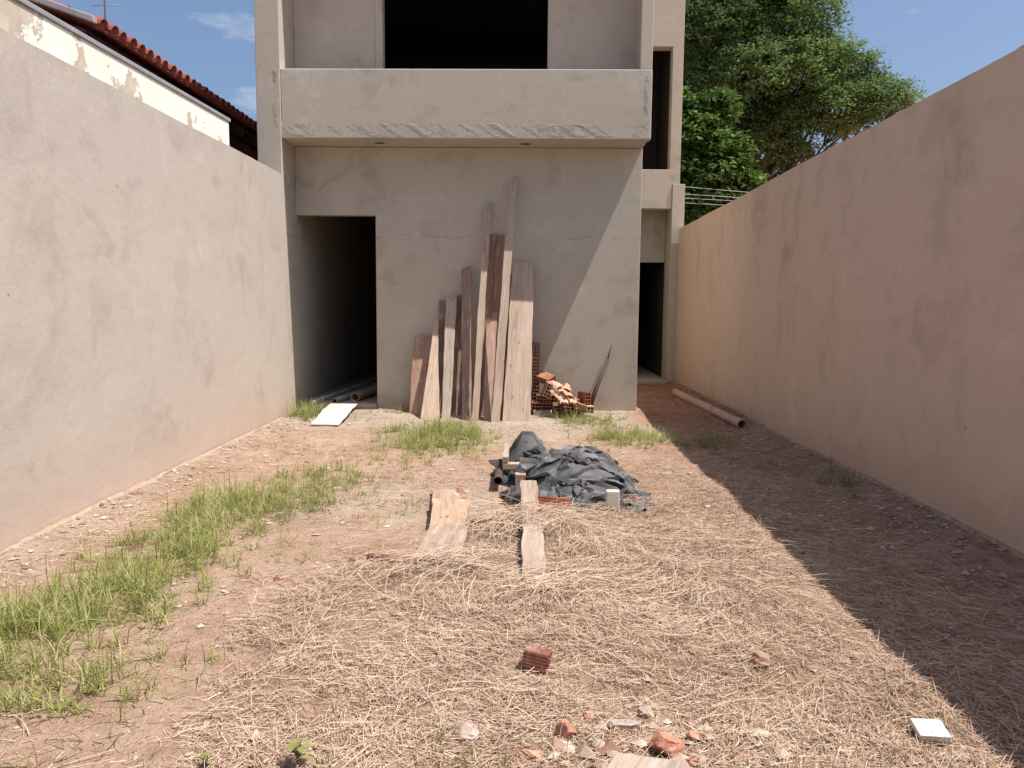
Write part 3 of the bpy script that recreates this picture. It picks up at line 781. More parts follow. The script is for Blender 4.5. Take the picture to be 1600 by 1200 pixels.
PL = [
 ([(-1.586, 10.25, 0.0), (-1.347, 10.15, 0.0), (-1.322, 10.66, 1.057), (-1.563, 10.66, 1.073)], .03, (0.38, 0.24, 0.18), 0, 'short reddish plank at the left end of the leaning row'),
 ([(-1.375, 9.86, 0.0), (-1.134, 9.935, 0.0), (-1.235, 10.6, 1.316), (-1.279, 10.6, 1.289)], .025, TAN, 0, 'knotty tan plank tapering to a point, second from the left of the row'),
 ([(-1.199, 10.281, 0.0), (-1.087, 10.29, 0.0), (-1.132, 10.71, 1.563), (-1.23, 10.71, 1.562)], .025, DARK, 0, 'narrow brown plank just behind the pointed tan plank'),
 ([(-1.115, 9.993, 0.0), (-0.998, 10.003, 0.0), (-0.974, 10.64, 1.625), (-1.124, 10.64, 1.668)], .025, GREY, 0.10, 'pale grey plank with a split notched top right of the pointed plank'),
 ([(-0.978, 10.238, 0.0), (-0.867, 10.247, 0.0), (-0.927, 10.71, 1.644), (-1.007, 10.71, 1.617)], .025, DARK, 0, 'dark brown plank set back right of the notched grey plank'),
 ([(-0.842, 9.958, 0.0), (-0.717, 9.968, 0.0), (-0.791, 10.66, 2.021), (-0.914, 10.66, 1.994)], .04, (0.31, 0.215, 0.17), 0, 'thick rough brown plank of middle height in the leaning row'),
 ([(-0.705, 9.801, 0.0), (-0.622, 9.808, 0.0), (-0.506, 10.68, 2.889), (-0.603, 10.68, 2.889)], .03, (0.44, 0.34, 0.26), 0, 'thin second-tallest batten with a dark blunt top'),
 ([(-0.652, 10.146, 0.0), (-0.559, 10.153, 0.0), (-0.444, 10.72, 2.463), (-0.541, 10.72, 2.462)], .025, RED, 0, 'left of the two red-brown planks behind the tallest batten'),
 ([(-0.605, 10.209, 0.0), (-0.493, 10.217, 0.0), (-0.329, 10.715, 2.463), (-0.435, 10.715, 2.462)], .025, (0.32, 0.18, 0.135), 0, 'right of the two red-brown planks behind the tallest batten'),
 ([(-0.559, 9.868, 0.0), (-0.46, 9.875, 0.0), (-0.398, 10.6, 1.604), (-0.557, 10.6, 1.602)], .05, (0.40, 0.27, 0.21), 0, 'squarish brown beam standing left of the tallest batten'),
 ([(-0.452, 9.712, 0.0), (-0.338, 9.721, 0.0), (-0.151, 10.64, 3.227), (-0.255, 10.64, 3.226)], .03, PINK, 0, 'tallest pale batten leaning furthest up the house wall'),
 ([(-0.367, 10.052, 0.0), (-0.274, 10.059, 0.0), (-0.21, 10.71, 1.914), (-0.281, 10.71, 1.913)], .025, RED, 0, 'dark narrow plank half hidden between the tallest batten and the wide board'),
 ([(-0.307, 9.777, 0.0), (0.055, 9.805, 0.0), (0.079, 10.66, 2.088), (-0.21, 10.66, 2.086)], .03, (0.46, 0.365, 0.285), 0, 'widest greyish board at the right end of the leaning row'),
]
for i, (c4, t, colr, notch, lab) in enumerate(PL):
    c4 = [list(c) for c in c4]
    for k in (0, 1): c4[k][2] = gz(c4[k][0], c4[k][1]) - 0.006
    tag(board('wooden_plank', c4, t, colr, 100 + i, 0.0055, notch), lab, 'plank', 'planks leaning against the house front')

# ------------------------------------------------------------------ hollow clay bricks
def brick_mesh(w, h, L, cols, rows, ribs=True):
    """hollow brick, open ends at -y / +y; w across x, h up z, L along y"""
    t = 0.009; bm = bmesh.new()
    def bx(x0, x1, y0, y1, z0, z1):
        vs = [bm.verts.new(p) for p in boxv(x0, x1, y0, y1, z0, z1)]
        for f in BOXF: bm.faces.new([vs[i] for i in f])
    e = 0.0006
    bx(-w / 2, -w / 2 + t, 0, L, 0, h); bx(w / 2 - t, w / 2, 0, L, 0, h)
    bx(-w / 2 + t, w / 2 - t, e, L - e, 0, t); bx(-w / 2 + t, w / 2 - t, e, L - e, h - t, h)
    for k in range(1, cols):
        x = -w / 2 + w * k / cols; bx(x - t / 2, x + t / 2, 2 * e, L - 2 * e, t, h - t)
    for k in range(1, rows):
        z = h * k / rows; bx(-w / 2 + t, w / 2 - t, 3 * e, L - 3 * e, z - t / 2, z + t / 2)
    if ribs:
        for sx in (-1, 1):
            for k in range(5):
                z = h * (k + 0.5) / 5; x = sx * w / 2
                bx(min(x, x + sx * .003), max(x, x + sx * .003), 4 * e, L - 4 * e, z - h * .032, z + h * .032)
        for k in range(4):
            x = -w / 2 + w * (k + 0.5) / 4
            bx(x - w * .04, x + w * .04, 4 * e, L - 4 * e, h, h + .003)
    me = bpy.data.meshes.new('hollow_brick'); bm.to_mesh(me); bm.free(); me.materials.append(M['clay'])
    return me
BM_A = brick_mesh(0.185, 0.095, 0.19, 4, 2)
BM_B = brick_mesh(0.14, 0.095, 0.24, 3, 2)
BM_C = brick_mesh(0.095, 0.19, 0.19, 2, 4)
def brick(me, loc, rot, colr, label, group=None, name='hollow_brick'):
    o = bpy.data.objects.new(name, me); o.location = loc; o.rotation_euler = rot; o.color = (*colr, 1); link(o)
    return tag(o, label, 'brick', group)
BR, BO, BDK = (0.40, 0.17, 0.105), (0.58, 0.31, 0.20), (0.26, 0.105, 0.07)
zb = gz(0.4, 10.45)
ORD = ['first', 'second', 'third', 'fourth', 'fifth', 'sixth', 'seventh', 'eighth', 'ninth', 'tenth']
GP = 'bricks heaped beside the planks'
o = box('concrete_block', 0.09, 0.33, 10.22, 10.42, zb - 0.03, zb + 0.075, M['stone'], bevel=0.015)
tag(o, 'pale concrete block lying under the brick heap beside the wide board', 'block')
o = box('concrete_block', 0.72, 0.86, 10.15, 10.33, zb - 0.03, zb + 0.05, M['stone'], bevel=0.02)
tag(o, 'small pale concrete block at the right foot of the brick heap', 'block')
for k in range(5):
    x = 0.14 + k * 0.145
    brick(BM_B, (x, 10.25 + 0.02 * (k % 2), zb + (0.078 if k < 2 else 0.01 + 0.02 * (k % 2))), (0, 0, rng.uniform(-.06, .06)), BDK if k < 3 else BR, ORD[k] + ' hollow brick from the wide board in the lowest row of the heap', GP)
for k in range(4):
    x = 0.20 + k * 0.15
    brick(BM_B, (x, 10.30 + 0.02 * (k % 2), zb + (0.177 if k < 2 else 0.118)), (0, rng.uniform(-.04, .04), rng.uniform(-.1, .1)), BR, ORD[k] + ' hollow brick from the wide board in the second row of the heap', GP)
brick(BM_C, (0.26, 10.20, zb + 0.26), (0.10, 0.38, 0.15), (0.55, 0.33, 0.24), 'tilted clay brick showing its round holes atop the heap', GP)
brick(BM_B, (0.36, 10.42, zb + 0.42), (0.2, -0.45, 0.7), BR, 'clay brick tipped up at the very top of the heap', GP)
brick(BM_C, (0.83, 10.33, zb + 0.12), (0, 0.03, 0.5), BDK, 'dark clay brick standing upright at the right of the heap', GP)
brick(BM_A, (0.81, 10.20, zb + 0.045), (0, 0.05, 0.1), (0.5, 0.33, 0.24), 'small holed brick on the right foot of the heap', GP)
for k in range(5):
    brick(BM_C, (0.125, 10.50, zb + k * 0.194), (0, 0, 0.03 * (k % 3)), (0.30, 0.125, 0.09), ORD[k] + ' clay brick from the ground in the column behind the wide board', GP)
# broken curved clay shards spilling down the heap
def shard_mesh(name, w, L, t, curve, seed):
    rg = random.Random(seed); v = []; f = []; nu, nv = 5, 4
    for j in range(nv + 1):
        for i in range(nu + 1):
            u = i / nu - 0.5; s = j / nv
            jag = (rg.uniform(-.18, .18) if j in (0, nv) else 0) * L
            ww = w * (1 - 0.35 * s * rg.uniform(.6, 1.2))
            v.append((u * ww, (s - .5) * L + jag * 0.5, -curve * (u * 2) ** 2 * w + rg.uniform(-.002, .002)))
    K = len(v); v += [(a, b, c - t) for a, b, c in v]
    W = nu + 1
    for j in range(nv):
        for i in range(nu):
            a = j * W + i; f += [(a, a + 1, a + W + 1, a + W), (K + a, K + a + W, K + a + W + 1, K + a + 1)]
        a = j * W; f.append((a, a + W, K + a + W, K + a)); a = j * W + nu; f.append((a, K + a, K + a + W, a + W))
    for i in range(nu):
        f.append((i, K + i, K + i + 1, i + 1)); a = nv * W + i; f.append((a, a + 1, K + a + 1, K + a))
    me = bpy.data.meshes.new(name); me.from_pydata(v, [], f); me.materials.append(M['clay'])
    return me
sh_pos = [((0.46, 10.22, .40), (0.5, .25, .5)), ((0.52, 10.18, .36), (.65, .3, .9)), ((0.58, 10.20, .33), (.5, .5, .6)), ((0.50, 10.12, .28), (.8, .1, .2)), ((0.62, 10.14, .25), (.6, .55, .5)),
          ((0.42, 10.14, .30), (.7, -.2, 1.4)), ((0.66, 10.24, .22), (.3, .6, .3)), ((0.56, 10.26, .40), (.3, .5, .1)), ((0.72, 10.16, .17), (.5, .7, 1.9)), ((0.38, 10.20, .44), (.4, -.5, .4))]
for k, (p, r) in enumerate(sh_pos):
    o = bpy.data.objects.new('clay_shard', shard_mesh('clay_shard', 0.13, 0.20, 0.011, 0.16, 300 + k)); o.location = (p[0], p[1], zb + p[2]); o.rotation_euler = r
    o.color = (*(BO if k % 3 else (0.66, 0.42, 0.29)), 1); link(o)
    rank = sorted(range(len(sh_pos)), key=lambda q: -sh_pos[q][0][2]).index(k)
    tag(o, ORD[rank] + ' broken orange clay shard from the top of the brick heap', 'brick', 'clay shards on the brick heap')

st = empty('wooden_stake', (0.875, 10.45, 0)); tag(st, 'dark slanting stake with a thin tip leaning on the wall right of the bricks', 'stake')
I_ = Matrix.Translation((-0.875, -10.45, 0))
o = tube('shaft', [(0.84, 10.42, 0.02), (0.96, 10.53, 0.38), (1.125, 10.66, 0.77)], [0.030, 0.031, 0.024], M['rust'], st, ns=6); o.matrix_parent_inverse = I_
o = tube('tip', [(1.11, 10.65, 0.74), (1.18, 10.71, 0.975)], [0.013, 0.008], M['rust'], st, ns=5); o.matrix_parent_inverse = I_

# ------------------------------------------------------------------ pipes
def pipe(name, a, b, r, m, label, wall=0.12, group=None):
    a, b = Vector(a), Vector(b); d = (b - a).normalized(); u = d.cross(Vector((0, 0, 1))).normalized(); w = u.cross(d)
    ns = 20; v = []; f = []
    for (p, rr) in ((a, r), (b, r), (b, r * (1 - wall)), (a, r * (1 - wall))):
        for k in range(ns):
            t = 2 * math.pi * k / ns
            v.append(p - a + (u * math.cos(t) + w * math.sin(t)) * rr)
    for q in range(4):
        for k in range(ns):
            f.append((q * ns + k, q * ns + (k + 1) % ns, ((q + 1) % 4) * ns + (k + 1) % ns, ((q + 1) % 4) * ns + k))
    o = obj(name, v, f, m, smooth=True)
    o.location = a
    b_ = o.modifiers.new('edges', 'EDGE_SPLIT'); b_.split_angle = math.radians(40)
    return tag(o, label, 'pipe', group)
pipe('drain_pipe', (2.645, 9.36, gz(2.645, 9.36) + 0.055), (2.47, 12.75, gz(2.47, 12.75) + 0.05), 0.058, M['pvc'], 'long brown drain pipe lying at the foot of the right wall')
pipe('plastic_pipe', (-2.98, 10.55, 0.13), (-2.62, 13.3, 0.20), 0.030, M['pvc_grey'], 'thin grey pipe at the left inside the doorway', group='pipes in the doorway')
pipe('plastic_pipe', (-2.74, 10.80, 0.125), (-2.34, 13.4, 0.15), 0.040, M['pvc_grey'], 'grey pipe in the middle of the doorway floor', group='pipes in the doorway')
pipe('plastic_pipe', (-2.50, 11.05, 0.15), (-2.05, 14.2, 0.15), 0.062, M['pvc'], 'thicker brown pipe with its open end facing out of the doorway', group='pipes in the doorway')
for k in range(5):
    o = tube('steel_rod', [(1.72 + 0.09 * k, 16.2 + 0.05 * k, 0.10), (1.80 + 0.13 * k, 16.9, 1.0 + 0.1 * (k % 2))], 0.010, M['steel'], ns=6)
    tag(o, ORD[k] + ' thin steel rod from the left inside the dark side passage', 'rod', 'steel rods in the side passage')

# ------------------------------------------------------------------ loose boards on the ground
def flat_board(name, c4, t, colr, seed, label, lift=0.02, cat='board', wob=0.01, zs=None, group=None):
    """c4 in plan: near-left, near-right, far-right, far-left"""
    q = []
    for k, c in enumerate(c4):
        z = max(gz(c4[0][0] * (1 - a) * (1 - b) + c4[1][0] * a * (1 - b) + c4[2][0] * a * b + c4[3][0] * (1 - a) * b, c4[0][1] * (1 - a) * (1 - b) + c4[1][1] * a * (1 - b) + c4[2][1] * a * b + c4[3][1] * (1 - a) * b) for a in (0, .5, 1) for b in (0, .25, .5, .75, 1)) + lift + t * 0.6
        if zs: z = zs[k]
        q.append((c[0], c[1], z))
    return tag(board(name, q, t, colr, seed, wob), label, cat, group)
OLD = (0.36, 0.25, 0.19)
flat_board('wooden_board', [(-0.690, 5.47), (-0.415, 5.46), (-0.575, 6.01), (-0.745, 6.00)], 0.02, OLD, 201, 'furthest piece of the weathered board lying left of the tarpaulin', group='weathered board pieces left of the tarpaulin')
flat_board('wooden_board', [(-0.60, 4.69), (-0.375, 4.69), (-0.405, 5.50), (-0.685, 5.50)], 0.02, (0.40, 0.275, 0.20), 202, 'middle piece of the weathered board lying left of the tarpaulin', lift=0.045, group='weathered board pieces left of the tarpaulin')
flat_board('wooden_board', [(-0.62, 4.10), (-0.34, 4.12), (-0.36, 4.72), (-0.60, 4.72)], 0.02, (0.33, 0.245, 0.19), 203, 'nearest piece of the weathered board, half under straw', lift=0.05, group='weathered board pieces left of the tarpaulin')
flat_board('wooden_board', [(-0.005, 3.75), (0.125, 3.76), (0.075, 5.62), (-0.035, 5.62)], 0.035, (0.36, 0.28, 0.23), 204, 'narrow plank lying in the straw with one end up on the tarpaulin', zs=[0.075, 0.08, 0.205, 0.205])
flat_board('wooden_batten', [(-0.91, 4.29), (-0.66, 4.23), (-0.66, 4.265), (-0.91, 4.325)], 0.025, (0.16, 0.07, 0.05), 205, 'short dark stick lying on the bare soil', lift=0.01, cat='stick')
flat_board('wooden_board', [(-2.64, 9.25), (-2.28, 9.22), (-2.36, 10.62), (-2.74, 10.66)], 0.018, (0.5, 0.5, 0.5), 206, 'cream painted board sloping from the door step to the ground', zs=[gz(-2.6, 9.25) + .03, gz(-2.3, 9.25) + .03, 0.115, 0.115]).data.materials[0] = M['white_board']
flat_board('wooden_board', [(0.22, 2.22), (0.56, 2.18), (0.54, 2.36), (0.31, 2.40)], 0.03, (0.40, 0.33, 0.275), 207, 'pale plank end lying at the bottom edge of the picture', lift=0.015)
flat_board('wooden_batten', [(0.96, 9.93), (0.99, 9.91), (1.19, 10.25), (1.16, 10.27)], 0.02, (0.50, 0.42, 0.30), 208, 'small pale stick in the grass by the wall right of the bricks', lift=0.0, cat='stick')
flat_board('wooden_batten', [(-0.36, 5.05), (-0.36, 5.02), (-0.06, 5.12), (-0.06, 5.16)], 0.025, (0.20, 0.10, 0.07), 209, 'dark batten poking out of the straw left of the narrow plank', lift=0.02, cat='stick')

# ------------------------------------------------------------------ rubble, each piece by itself
def rock(name, loc, size, seed, m, label, cat='stone', colr=(1, 1, 1), flat=0.6, rot=0.0, angular=True, group=None):
    rg = random.Random(seed); bm = bmesh.new()
    bmesh.ops.create_icosphere(bm, subdivisions=3, radius=0.5)
    cuts = [(Vector((rg.gauss(0, 1), rg.gauss(0, 1), rg.gauss(0, .8))).normalized(), rg.uniform(0.20, 0.38)) for _ in range(11)]
    for v in bm.verts:
        for nn, dd in cuts:
            q = v.co.dot(nn)
            if q > dd: v.co -= nn * (q - dd)
        q = v.co * 7
        d = (math.sin(q.x * 1.7 + seed) * math.sin(q.y * 2.1 + seed * 2) + math.sin(q.z * 2.9 + q.x * 1.3)) * 0.016
        v.co += v.co.normalized() * (d + rg.uniform(-.022, .022))
        v.co = Vector((v.co.x * size[0], v.co.y * size[1], v.co.z * size[2])) * 1.1
    me = bpy.data.meshes.new(name); bm.to_mesh(me); bm.free(); me.materials.append(m)
    o = bpy.data.objects.new(name, me); o.location = (loc[0], loc[1], gz(loc[0], loc[1]) + size[2] * 0.16 + (loc[2] if len(loc) > 2 else 0)); o.rotation_euler = (rg.uniform(-.2, .2), rg.uniform(-.2, .2), rot)
    o.color = (*colr, 1); link(o)
    return tag(o, label, cat, group)
CL = M['clay']; STN = M['stone']
brick(BM_B, (0.30, 5.40, gz(0.3, 5.4) + 0.035), (0.0, 0.35, 1.25), (0.42, 0.16, 0.10), 'red hollow brick lying in the straw at the front of the tarpaulin')
o = box('concrete_block', 0.60, 0.70, 5.60, 5.66, 0.0, 0.135, M['white_board'], bevel=0.008); tag(o, 'small cream block standing at the right front of the tarpaulin', 'block')
rock('brick_piece', (0.83, 5.80), (0.12, 0.09, 0.06), 11, CL, 'brick lump on the bare soil right of the cream block', 'brick', (0.36, 0.20, 0.15))
rock('brick_piece', (-0.50, 5.86), (0.13, 0.12, 0.12), 12, CL, 'round brown brick lump beside the far end of the weathered board', 'brick', (0.40, 0.22, 0.15))
brick(BM_B, (0.10, 2.99, gz(0.05, 3.0) + 0.0), (0.12, 0.10, 1.35), (0.27, 0.115, 0.085), 'dark half-buried brick in the straw in the middle foreground').scale = (0.56, 0.44, 0.72)
rock('brick_piece', (0.99, 3.10, 0.015), (0.12, 0.09, 0.07), 13, CL, 'tan brick lump in the straw right of the middle', 'brick', (0.36, 0.23, 0.16))
rock('brick_piece', (0.49, 2.48, 0.02), (0.14, 0.10, 0.09), 14, CL, 'red broken brick near the pale plank end at the bottom', 'brick', (0.47, 0.22, 0.15))
rock('brick_piece', (0.155, 2.56, 0.01), (0.08, 0.07, 0.08), 15, CL, 'small brown brick wedge left of the rubble at the bottom', 'brick', (0.42, 0.22, 0.15))
rock('brick_piece', (0.03, 2.45), (0.09, 0.07, 0.04), 16, CL, 'flat pinkish brick chip at the bottom left of the rubble', 'brick', (0.55, 0.32, 0.22))
rock('rubble_stone', (-0.19, 2.55), (0.10, 0.08, 0.05), 17, STN, 'pale mortar lump alone in the straw at the bottom', 'stone')
rock('rubble_stone', (0.36, 2.62), (0.11, 0.09, 0.06), 18, STN, 'grey mortar lump above the pale plank end', 'stone')
rock('rubble_stone', (0.46, 2.72), (0.07, 0.06, 0.05), 19, STN, 'small cement chip highest in the bottom rubble', 'stone')
rock('rubble_stone', (0.27, 2.50), (0.07, 0.05, 0.05), 20, STN, 'small cement chip just left of the pale plank end', 'stone')
rock('rubble_stone', (0.80, 2.58), (0.12, 0.07, 0.03), 21, STN, 'flat grey stone flake between the rubble and the white tile', 'stone')
rock('rubble_stone', (1.48, 2.50), (0.12, 0.07, 0.035), 22, STN, 'pinkish flat stone touching the white tile', 'stone')
rock('brick_piece', (-1.34, 3.99), (0.05, 0.04, 0.04), 23, CL, 'tiny red brick bit on the soil between grass and straw', 'brick', (0.34, 0.13, 0.09))
rock('brick_piece', (-0.99, 4.24), (0.06, 0.05, 0.05), 24, CL, 'small dark clod left of the dark stick', 'clod', (0.22, 0.12, 0.09))
rock('rubble_stone', (-1.57, 3.80), (0.09, 0.07, 0.04), 25, STN, 'pale stone beside the grass strip', 'stone')
rock('brick_piece', (0.64, 3.56), (0.13, 0.10, 0.03), 26, CL, 'flat reddish brick flake half under straw right of the middle', 'brick', (0.46, 0.27, 0.19))
rock('rubble_stone', (1.87, 14.35), (0.12, 0.10, 0.09), 27, STN, 'pale stone on the soil before the dark side passage', 'stone')
for k, (x, y, a, b_, lab) in enumerate(((0.60, 2.55, .07, .05, 'orange brick chip right of the red broken brick at the bottom'), (0.56, 2.42, .08, .06, 'dull red brick chip right beside the pale plank end'),
        (0.66, 2.66, .06, .06, 'dark brick crumb upper right of the bottom rubble'), (0.24, 2.68, .06, .04, 'flat orange brick chip above the small brown wedge'), (0.72, 2.44, .09, .06, 'brown brick lump at the right end of the bottom rubble'))):
    rock('brick_piece', (x, y), (a, b_, 0.045), 40 + k, CL, lab, 'brick', ((0.46, 0.24, 0.16), (0.36, 0.17, 0.115), (0.24, 0.12, 0.085), (0.50, 0.29, 0.20), (0.33, 0.19, 0.14))[k])
o = obj('ceramic_tile', boxv(-0.052, 0.052, -0.045, 0.045, 0, 0.022), BOXF, M['white_tile'], bevel=0.003)
o.location = (1.435, 2.60, gz(1.435, 2.60) + 0.035); o.rotation_euler = (0.16, 0.0, -0.08); tag(o, 'small white ceramic tile piece at the lower right', 'tile')

# ------------------------------------------------------------------ black tarpaulin heap: cloth settled over what it covers
def tarp_support(x, y):
    def bxs(x0, x1, y0, y1, h, s=0.05): return h * smooth(0, s, x - x0) * smooth(0, s, x1 - x) * smooth(0, s, y - y0) * smooth(0, s, y1 - y)
    def el(cx, cy, rx, ry, h):
        q = 1 - ((x - cx) / rx) ** 2 - ((y - cy) / ry) ** 2
        return h * np.sqrt(np.clip(q, 0, None))
    h = bxs(-0.17, 0.20, 6.72, 7.25, 0.33, 0.14)
    h = np.maximum(h, bxs(-0.10, 0.62, 6.35, 6.85, 0.17))
    h = np.maximum(h, el(0.42, 6.35, 0.42, 0.5, 0.24))
    h = np.maximum(h, el(0.50, 6.85, 0.30, 0.25, 0.23))
    h = np.maximum(h, el(-0.03, 5.78, 0.13, 0.20, 0.14))
    h = np.maximum(h, el(0.12, 5.70, 0.11, 0.16, 0.15))
    h = np.maximum(h, el(0.40, 5.95, 0.32, 0.28, 0.12))
    h = np.maximum(h, bxs(0.75, 0.95, 6.4, 6.6, 0.05))
    return h + hgt(x, y)
def settle_tarp(nu=104, nv=128, W=1.85, Hh=2.95, steps=170, seed=4):
    rg = np.random.default_rng(seed)
    u, v = np.meshgrid(np.linspace(-.5, .5, nu), np.linspace(-.5, .5, nv), indexing='ij')
    dx, dy = W / (nu - 1), Hh / (nv - 1)
    sx, sy = 0.56, 0.58                                              # gathered, so that it must crumple
    X = 0.33 + u * W * sx + 0.10 * (fbm(u * 5 + 9, v * 5 + 9, 31) - .5)
    Y = 6.45 + v * Hh * sy + 0.10 * (fbm(u * 5 + 3, v * 5 + 5, 33) - .5)
    a = 0.12; X, Y = 0.40 + (X - .40) * math.cos(a) - (Y - 6.45) * math.sin(a), 6.45 + (X - .40) * math.sin(a) + (Y - 6.45) * math.cos(a)
    Z = tarp_support(X, Y) + 0.03 + 0.24 * fbm(u * 6.5, v * 6.5, 35, 2) + 0.07 * fbm(u * 15, v * 15, 37, 2)
    P = np.stack([X, Y, Z], -1); Q = P.copy()
    def cons(a, b, L, k):
        d = b - a; n = np.sqrt((d * d).sum(-1, keepdims=True)) + 1e-9
        c = d * ((n - L) / n) * (0.5 * k)
        return c
    dg = math.hypot(dx, dy)
    for it in range(steps):
        vel = (P - Q) * 0.86; vel = np.clip(vel, -0.02, 0.02); Q = P.copy()
        P = P + vel; P[..., 2] -= 0.0009
        for _ in range(5):
            for s in (0, 1):
                c = cons(P[s:-1:2], P[s + 1::2], dx, 1.0); P[s:-1:2] += c; P[s + 1::2] -= c
                c = cons(P[:, s:-1:2], P[:, s + 1::2], dy, 1.0); P[:, s:-1:2] += c; P[:, s + 1::2] -= c
            for s in (0, 1):
                A = P[s:-1:2, :-1]; B = P[s + 1::2, 1:]; c = cons(A, B, dg, 0.45); P[s:-1:2, :-1] += c; P[s + 1::2, 1:] -= c
                A = P[s:-1:2, 1:]; B = P[s + 1::2, :-1]; c = cons(A, B, dg, 0.45); P[s:-1:2, 1:] += c; P[s + 1::2, :-1] -= c
            # bending: keep second neighbours apart a little
            for k2 in (2, 4):
                d = P[k2:] - P[:-k2]; n = np.sqrt((d * d).sum(-1, keepdims=True)) + 1e-9
                c = d * ((n - k2 * dx) / n) * 0.012; P[:-k2] += c; P[k2:] -= c
                d = P[:, k2:] - P[:, :-k2]; n = np.sqrt((d * d).sum(-1, keepdims=True)) + 1e-9
                c = d * ((n - k2 * dy) / n) * 0.012; P[:, :-k2] += c; P[:, k2:] -= c
            h = tarp_support(P[..., 0], P[..., 1]) + 0.006 if _ == 4 else None
            if h is not None:
                under = P[..., 2] < h
                P[..., 2] = np.where(under, h, P[..., 2])
                fr = np.where(under, 0.75, 0.0)[..., None]
                P[..., :2] = P[..., :2] * (1 - fr) + Q[..., :2] * fr
    return P
TP = settle_tarp()
nu_, nv_ = TP.shape[:2]
a = (np.arange(nu_ - 1)[:, None] * nv_ + np.arange(nv_ - 1)[None, :]).ravel()
Ft = np.stack([a, a + nv_, a + nv_ + 1, a + 1], 1)
org = np.array([0.4, 6.4, 0.0])
tarp = mesh_np('tarpaulin', TP.reshape(-1, 3) - org, Ft, M['tarp'], smooth=True)
tarp.location = org
dc = tarp.modifiers.new('stiff_folds', 'DECIMATE'); dc.ratio = 0.16
bpy.context.view_layer.update()
me_t = bpy.data.meshes.new_from_object(tarp.evaluated_get(bpy.context.evaluated_depsgraph_get()))
tarp.modifiers.clear(); tarp.data = me_t; me_t.name = 'tarpaulin'
me_t.polygons.foreach_set('use_smooth', np.ones(len(me_t.polygons), dtype=bool))
me_t.set_sharp_from_angle(angle=math.radians(20))
so = tarp.modifiers.new('thick', 'SOLIDIFY'); so.thickness = 0.002
tag(tarp, 'crumpled dusty black plastic tarpaulin heaped over building scraps', 'tarpaulin')
# what shows from under its left edge
flat_board('wooden_beam', [(-0.20, 6.42), (0.30, 6.42), (0.30, 6.50), (-0.20, 6.50)], 0.05, (0.42, 0.33, 0.25), 221, 'pale timber crosspiece under the left side of the tarpaulin', zs=[0.16, 0.16, 0.16, 0.16], cat='beam', wob=0.003)
flat_board('wooden_beam', [(-0.20, 6.44), (-0.15, 6.44), (-0.15, 6.95), (-0.20, 6.95)], 0.05, (0.40, 0.31, 0.24), 222, 'pale timber rail running back under the left side of the tarpaulin', zs=[0.215, 0.215, 0.24, 0.24], cat='beam', wob=0.003)
flat_board('wooden_beam', [(-0.09, 6.25), (0.0, 6.25), (0.0, 6.9), (-0.09, 6.9)], 0.10, (0.40, 0.28, 0.20), 223, 'brown timber block beside the pipe stub under the tarpaulin', zs=[0.105, 0.105, 0.105, 0.105], cat='beam', wob=0.003)
pipe('pipe_stub', (-0.225, 6.14, 0.075), (-0.235, 6.85, 0.08), 0.036, M['rust'], 'dark pipe stub poking out under the left of the tarpaulin')

# ------------------------------------------------------------------ dry straw
def ribbons(P, az, L, W, e0, bend, roll, segs, ground_clamp=None, taper=True, side=None):
    """curved flat blades; e0 start elevation, bend = change of elevation over the length"""
    n = len(P); st = segs + 1
    s = np.linspace(0, 1, st)[None, :]
    el = e0[:, None] + bend[:, None] * s
    ds = L[:, None] / segs
    ch = np.cos(el); cz = np.sin(el)
    rr = np.concatenate([np.zeros((n, 1)), np.cumsum((ch[:, :-1] + ch[:, 1:]) / 2 * ds, 1)], 1)
    zz = np.concatenate([np.zeros((n, 1)), np.cumsum((cz[:, :-1] + cz[:, 1:]) / 2 * ds, 1)], 1)
    azs = az[:, None] + (0 if side is None else side[:, None] * s)
    dx, dy = np.cos(azs), np.sin(azs)
    X = P[:, 0:1] + dx * rr; Y = P[:, 1:2] + dy * rr; Z = P[:, 2:3] + zz
    if ground_clamp is not None:
        Z = np.maximum(Z, hgt(X, Y) + ground_clamp)
    w = W[:, None] * (np.where(s < 0.999, 1 - 0.75 * s ** 2, 0.06) if taper else np.ones_like(s)) / 2
    px, py = -np.sin(azs) * np.cos(roll)[:, None], np.cos(azs) * np.cos(roll)[:, None]
    pz = np.sin(roll)[:, None] * np.ones_like(s)
    A = np.stack([X + px * w, Y + py * w, Z + pz * w], -1); B = np.stack([X - px * w, Y - py * w, Z - pz * w], -1)
    V = np.stack([A, B], 2).reshape(n * st * 2, 3)
    b = (np.arange(n)[:, None] * st * 2 + np.arange(segs)[None, :] * 2).ravel()
    return V, np.stack([b, b + 1, b + 3, b + 2], 1), st * 2
def scatter(n, x0, x1, y0, y1, dens, rg, near_bias=0.0):
    out = []; tot = 0
    while tot < n:
        x = rg.uniform(x0, x1, n); y = rg.uniform(y0, y1, n)
        k = rg.random(n) < dens(x, y)
        out.append(np.stack([x[k], y[k]], 1)); tot += int(k.sum())
    return np.concatenate(out)[:n]
rg = np.random.default_rng(17)
def clear(x, y):                                                     # boards the straw leaves bare
    a = (x > -0.80) & (x < -0.30) & (y > 4.25) & (y < 6.1)
    b = (x > -0.10) & (x < 0.17) & (((y > 4.95) & (y < 5.75)) | ((y > 3.85) & (y < 4.6)))
    return np.where(a | b, 0.04, 1.0)
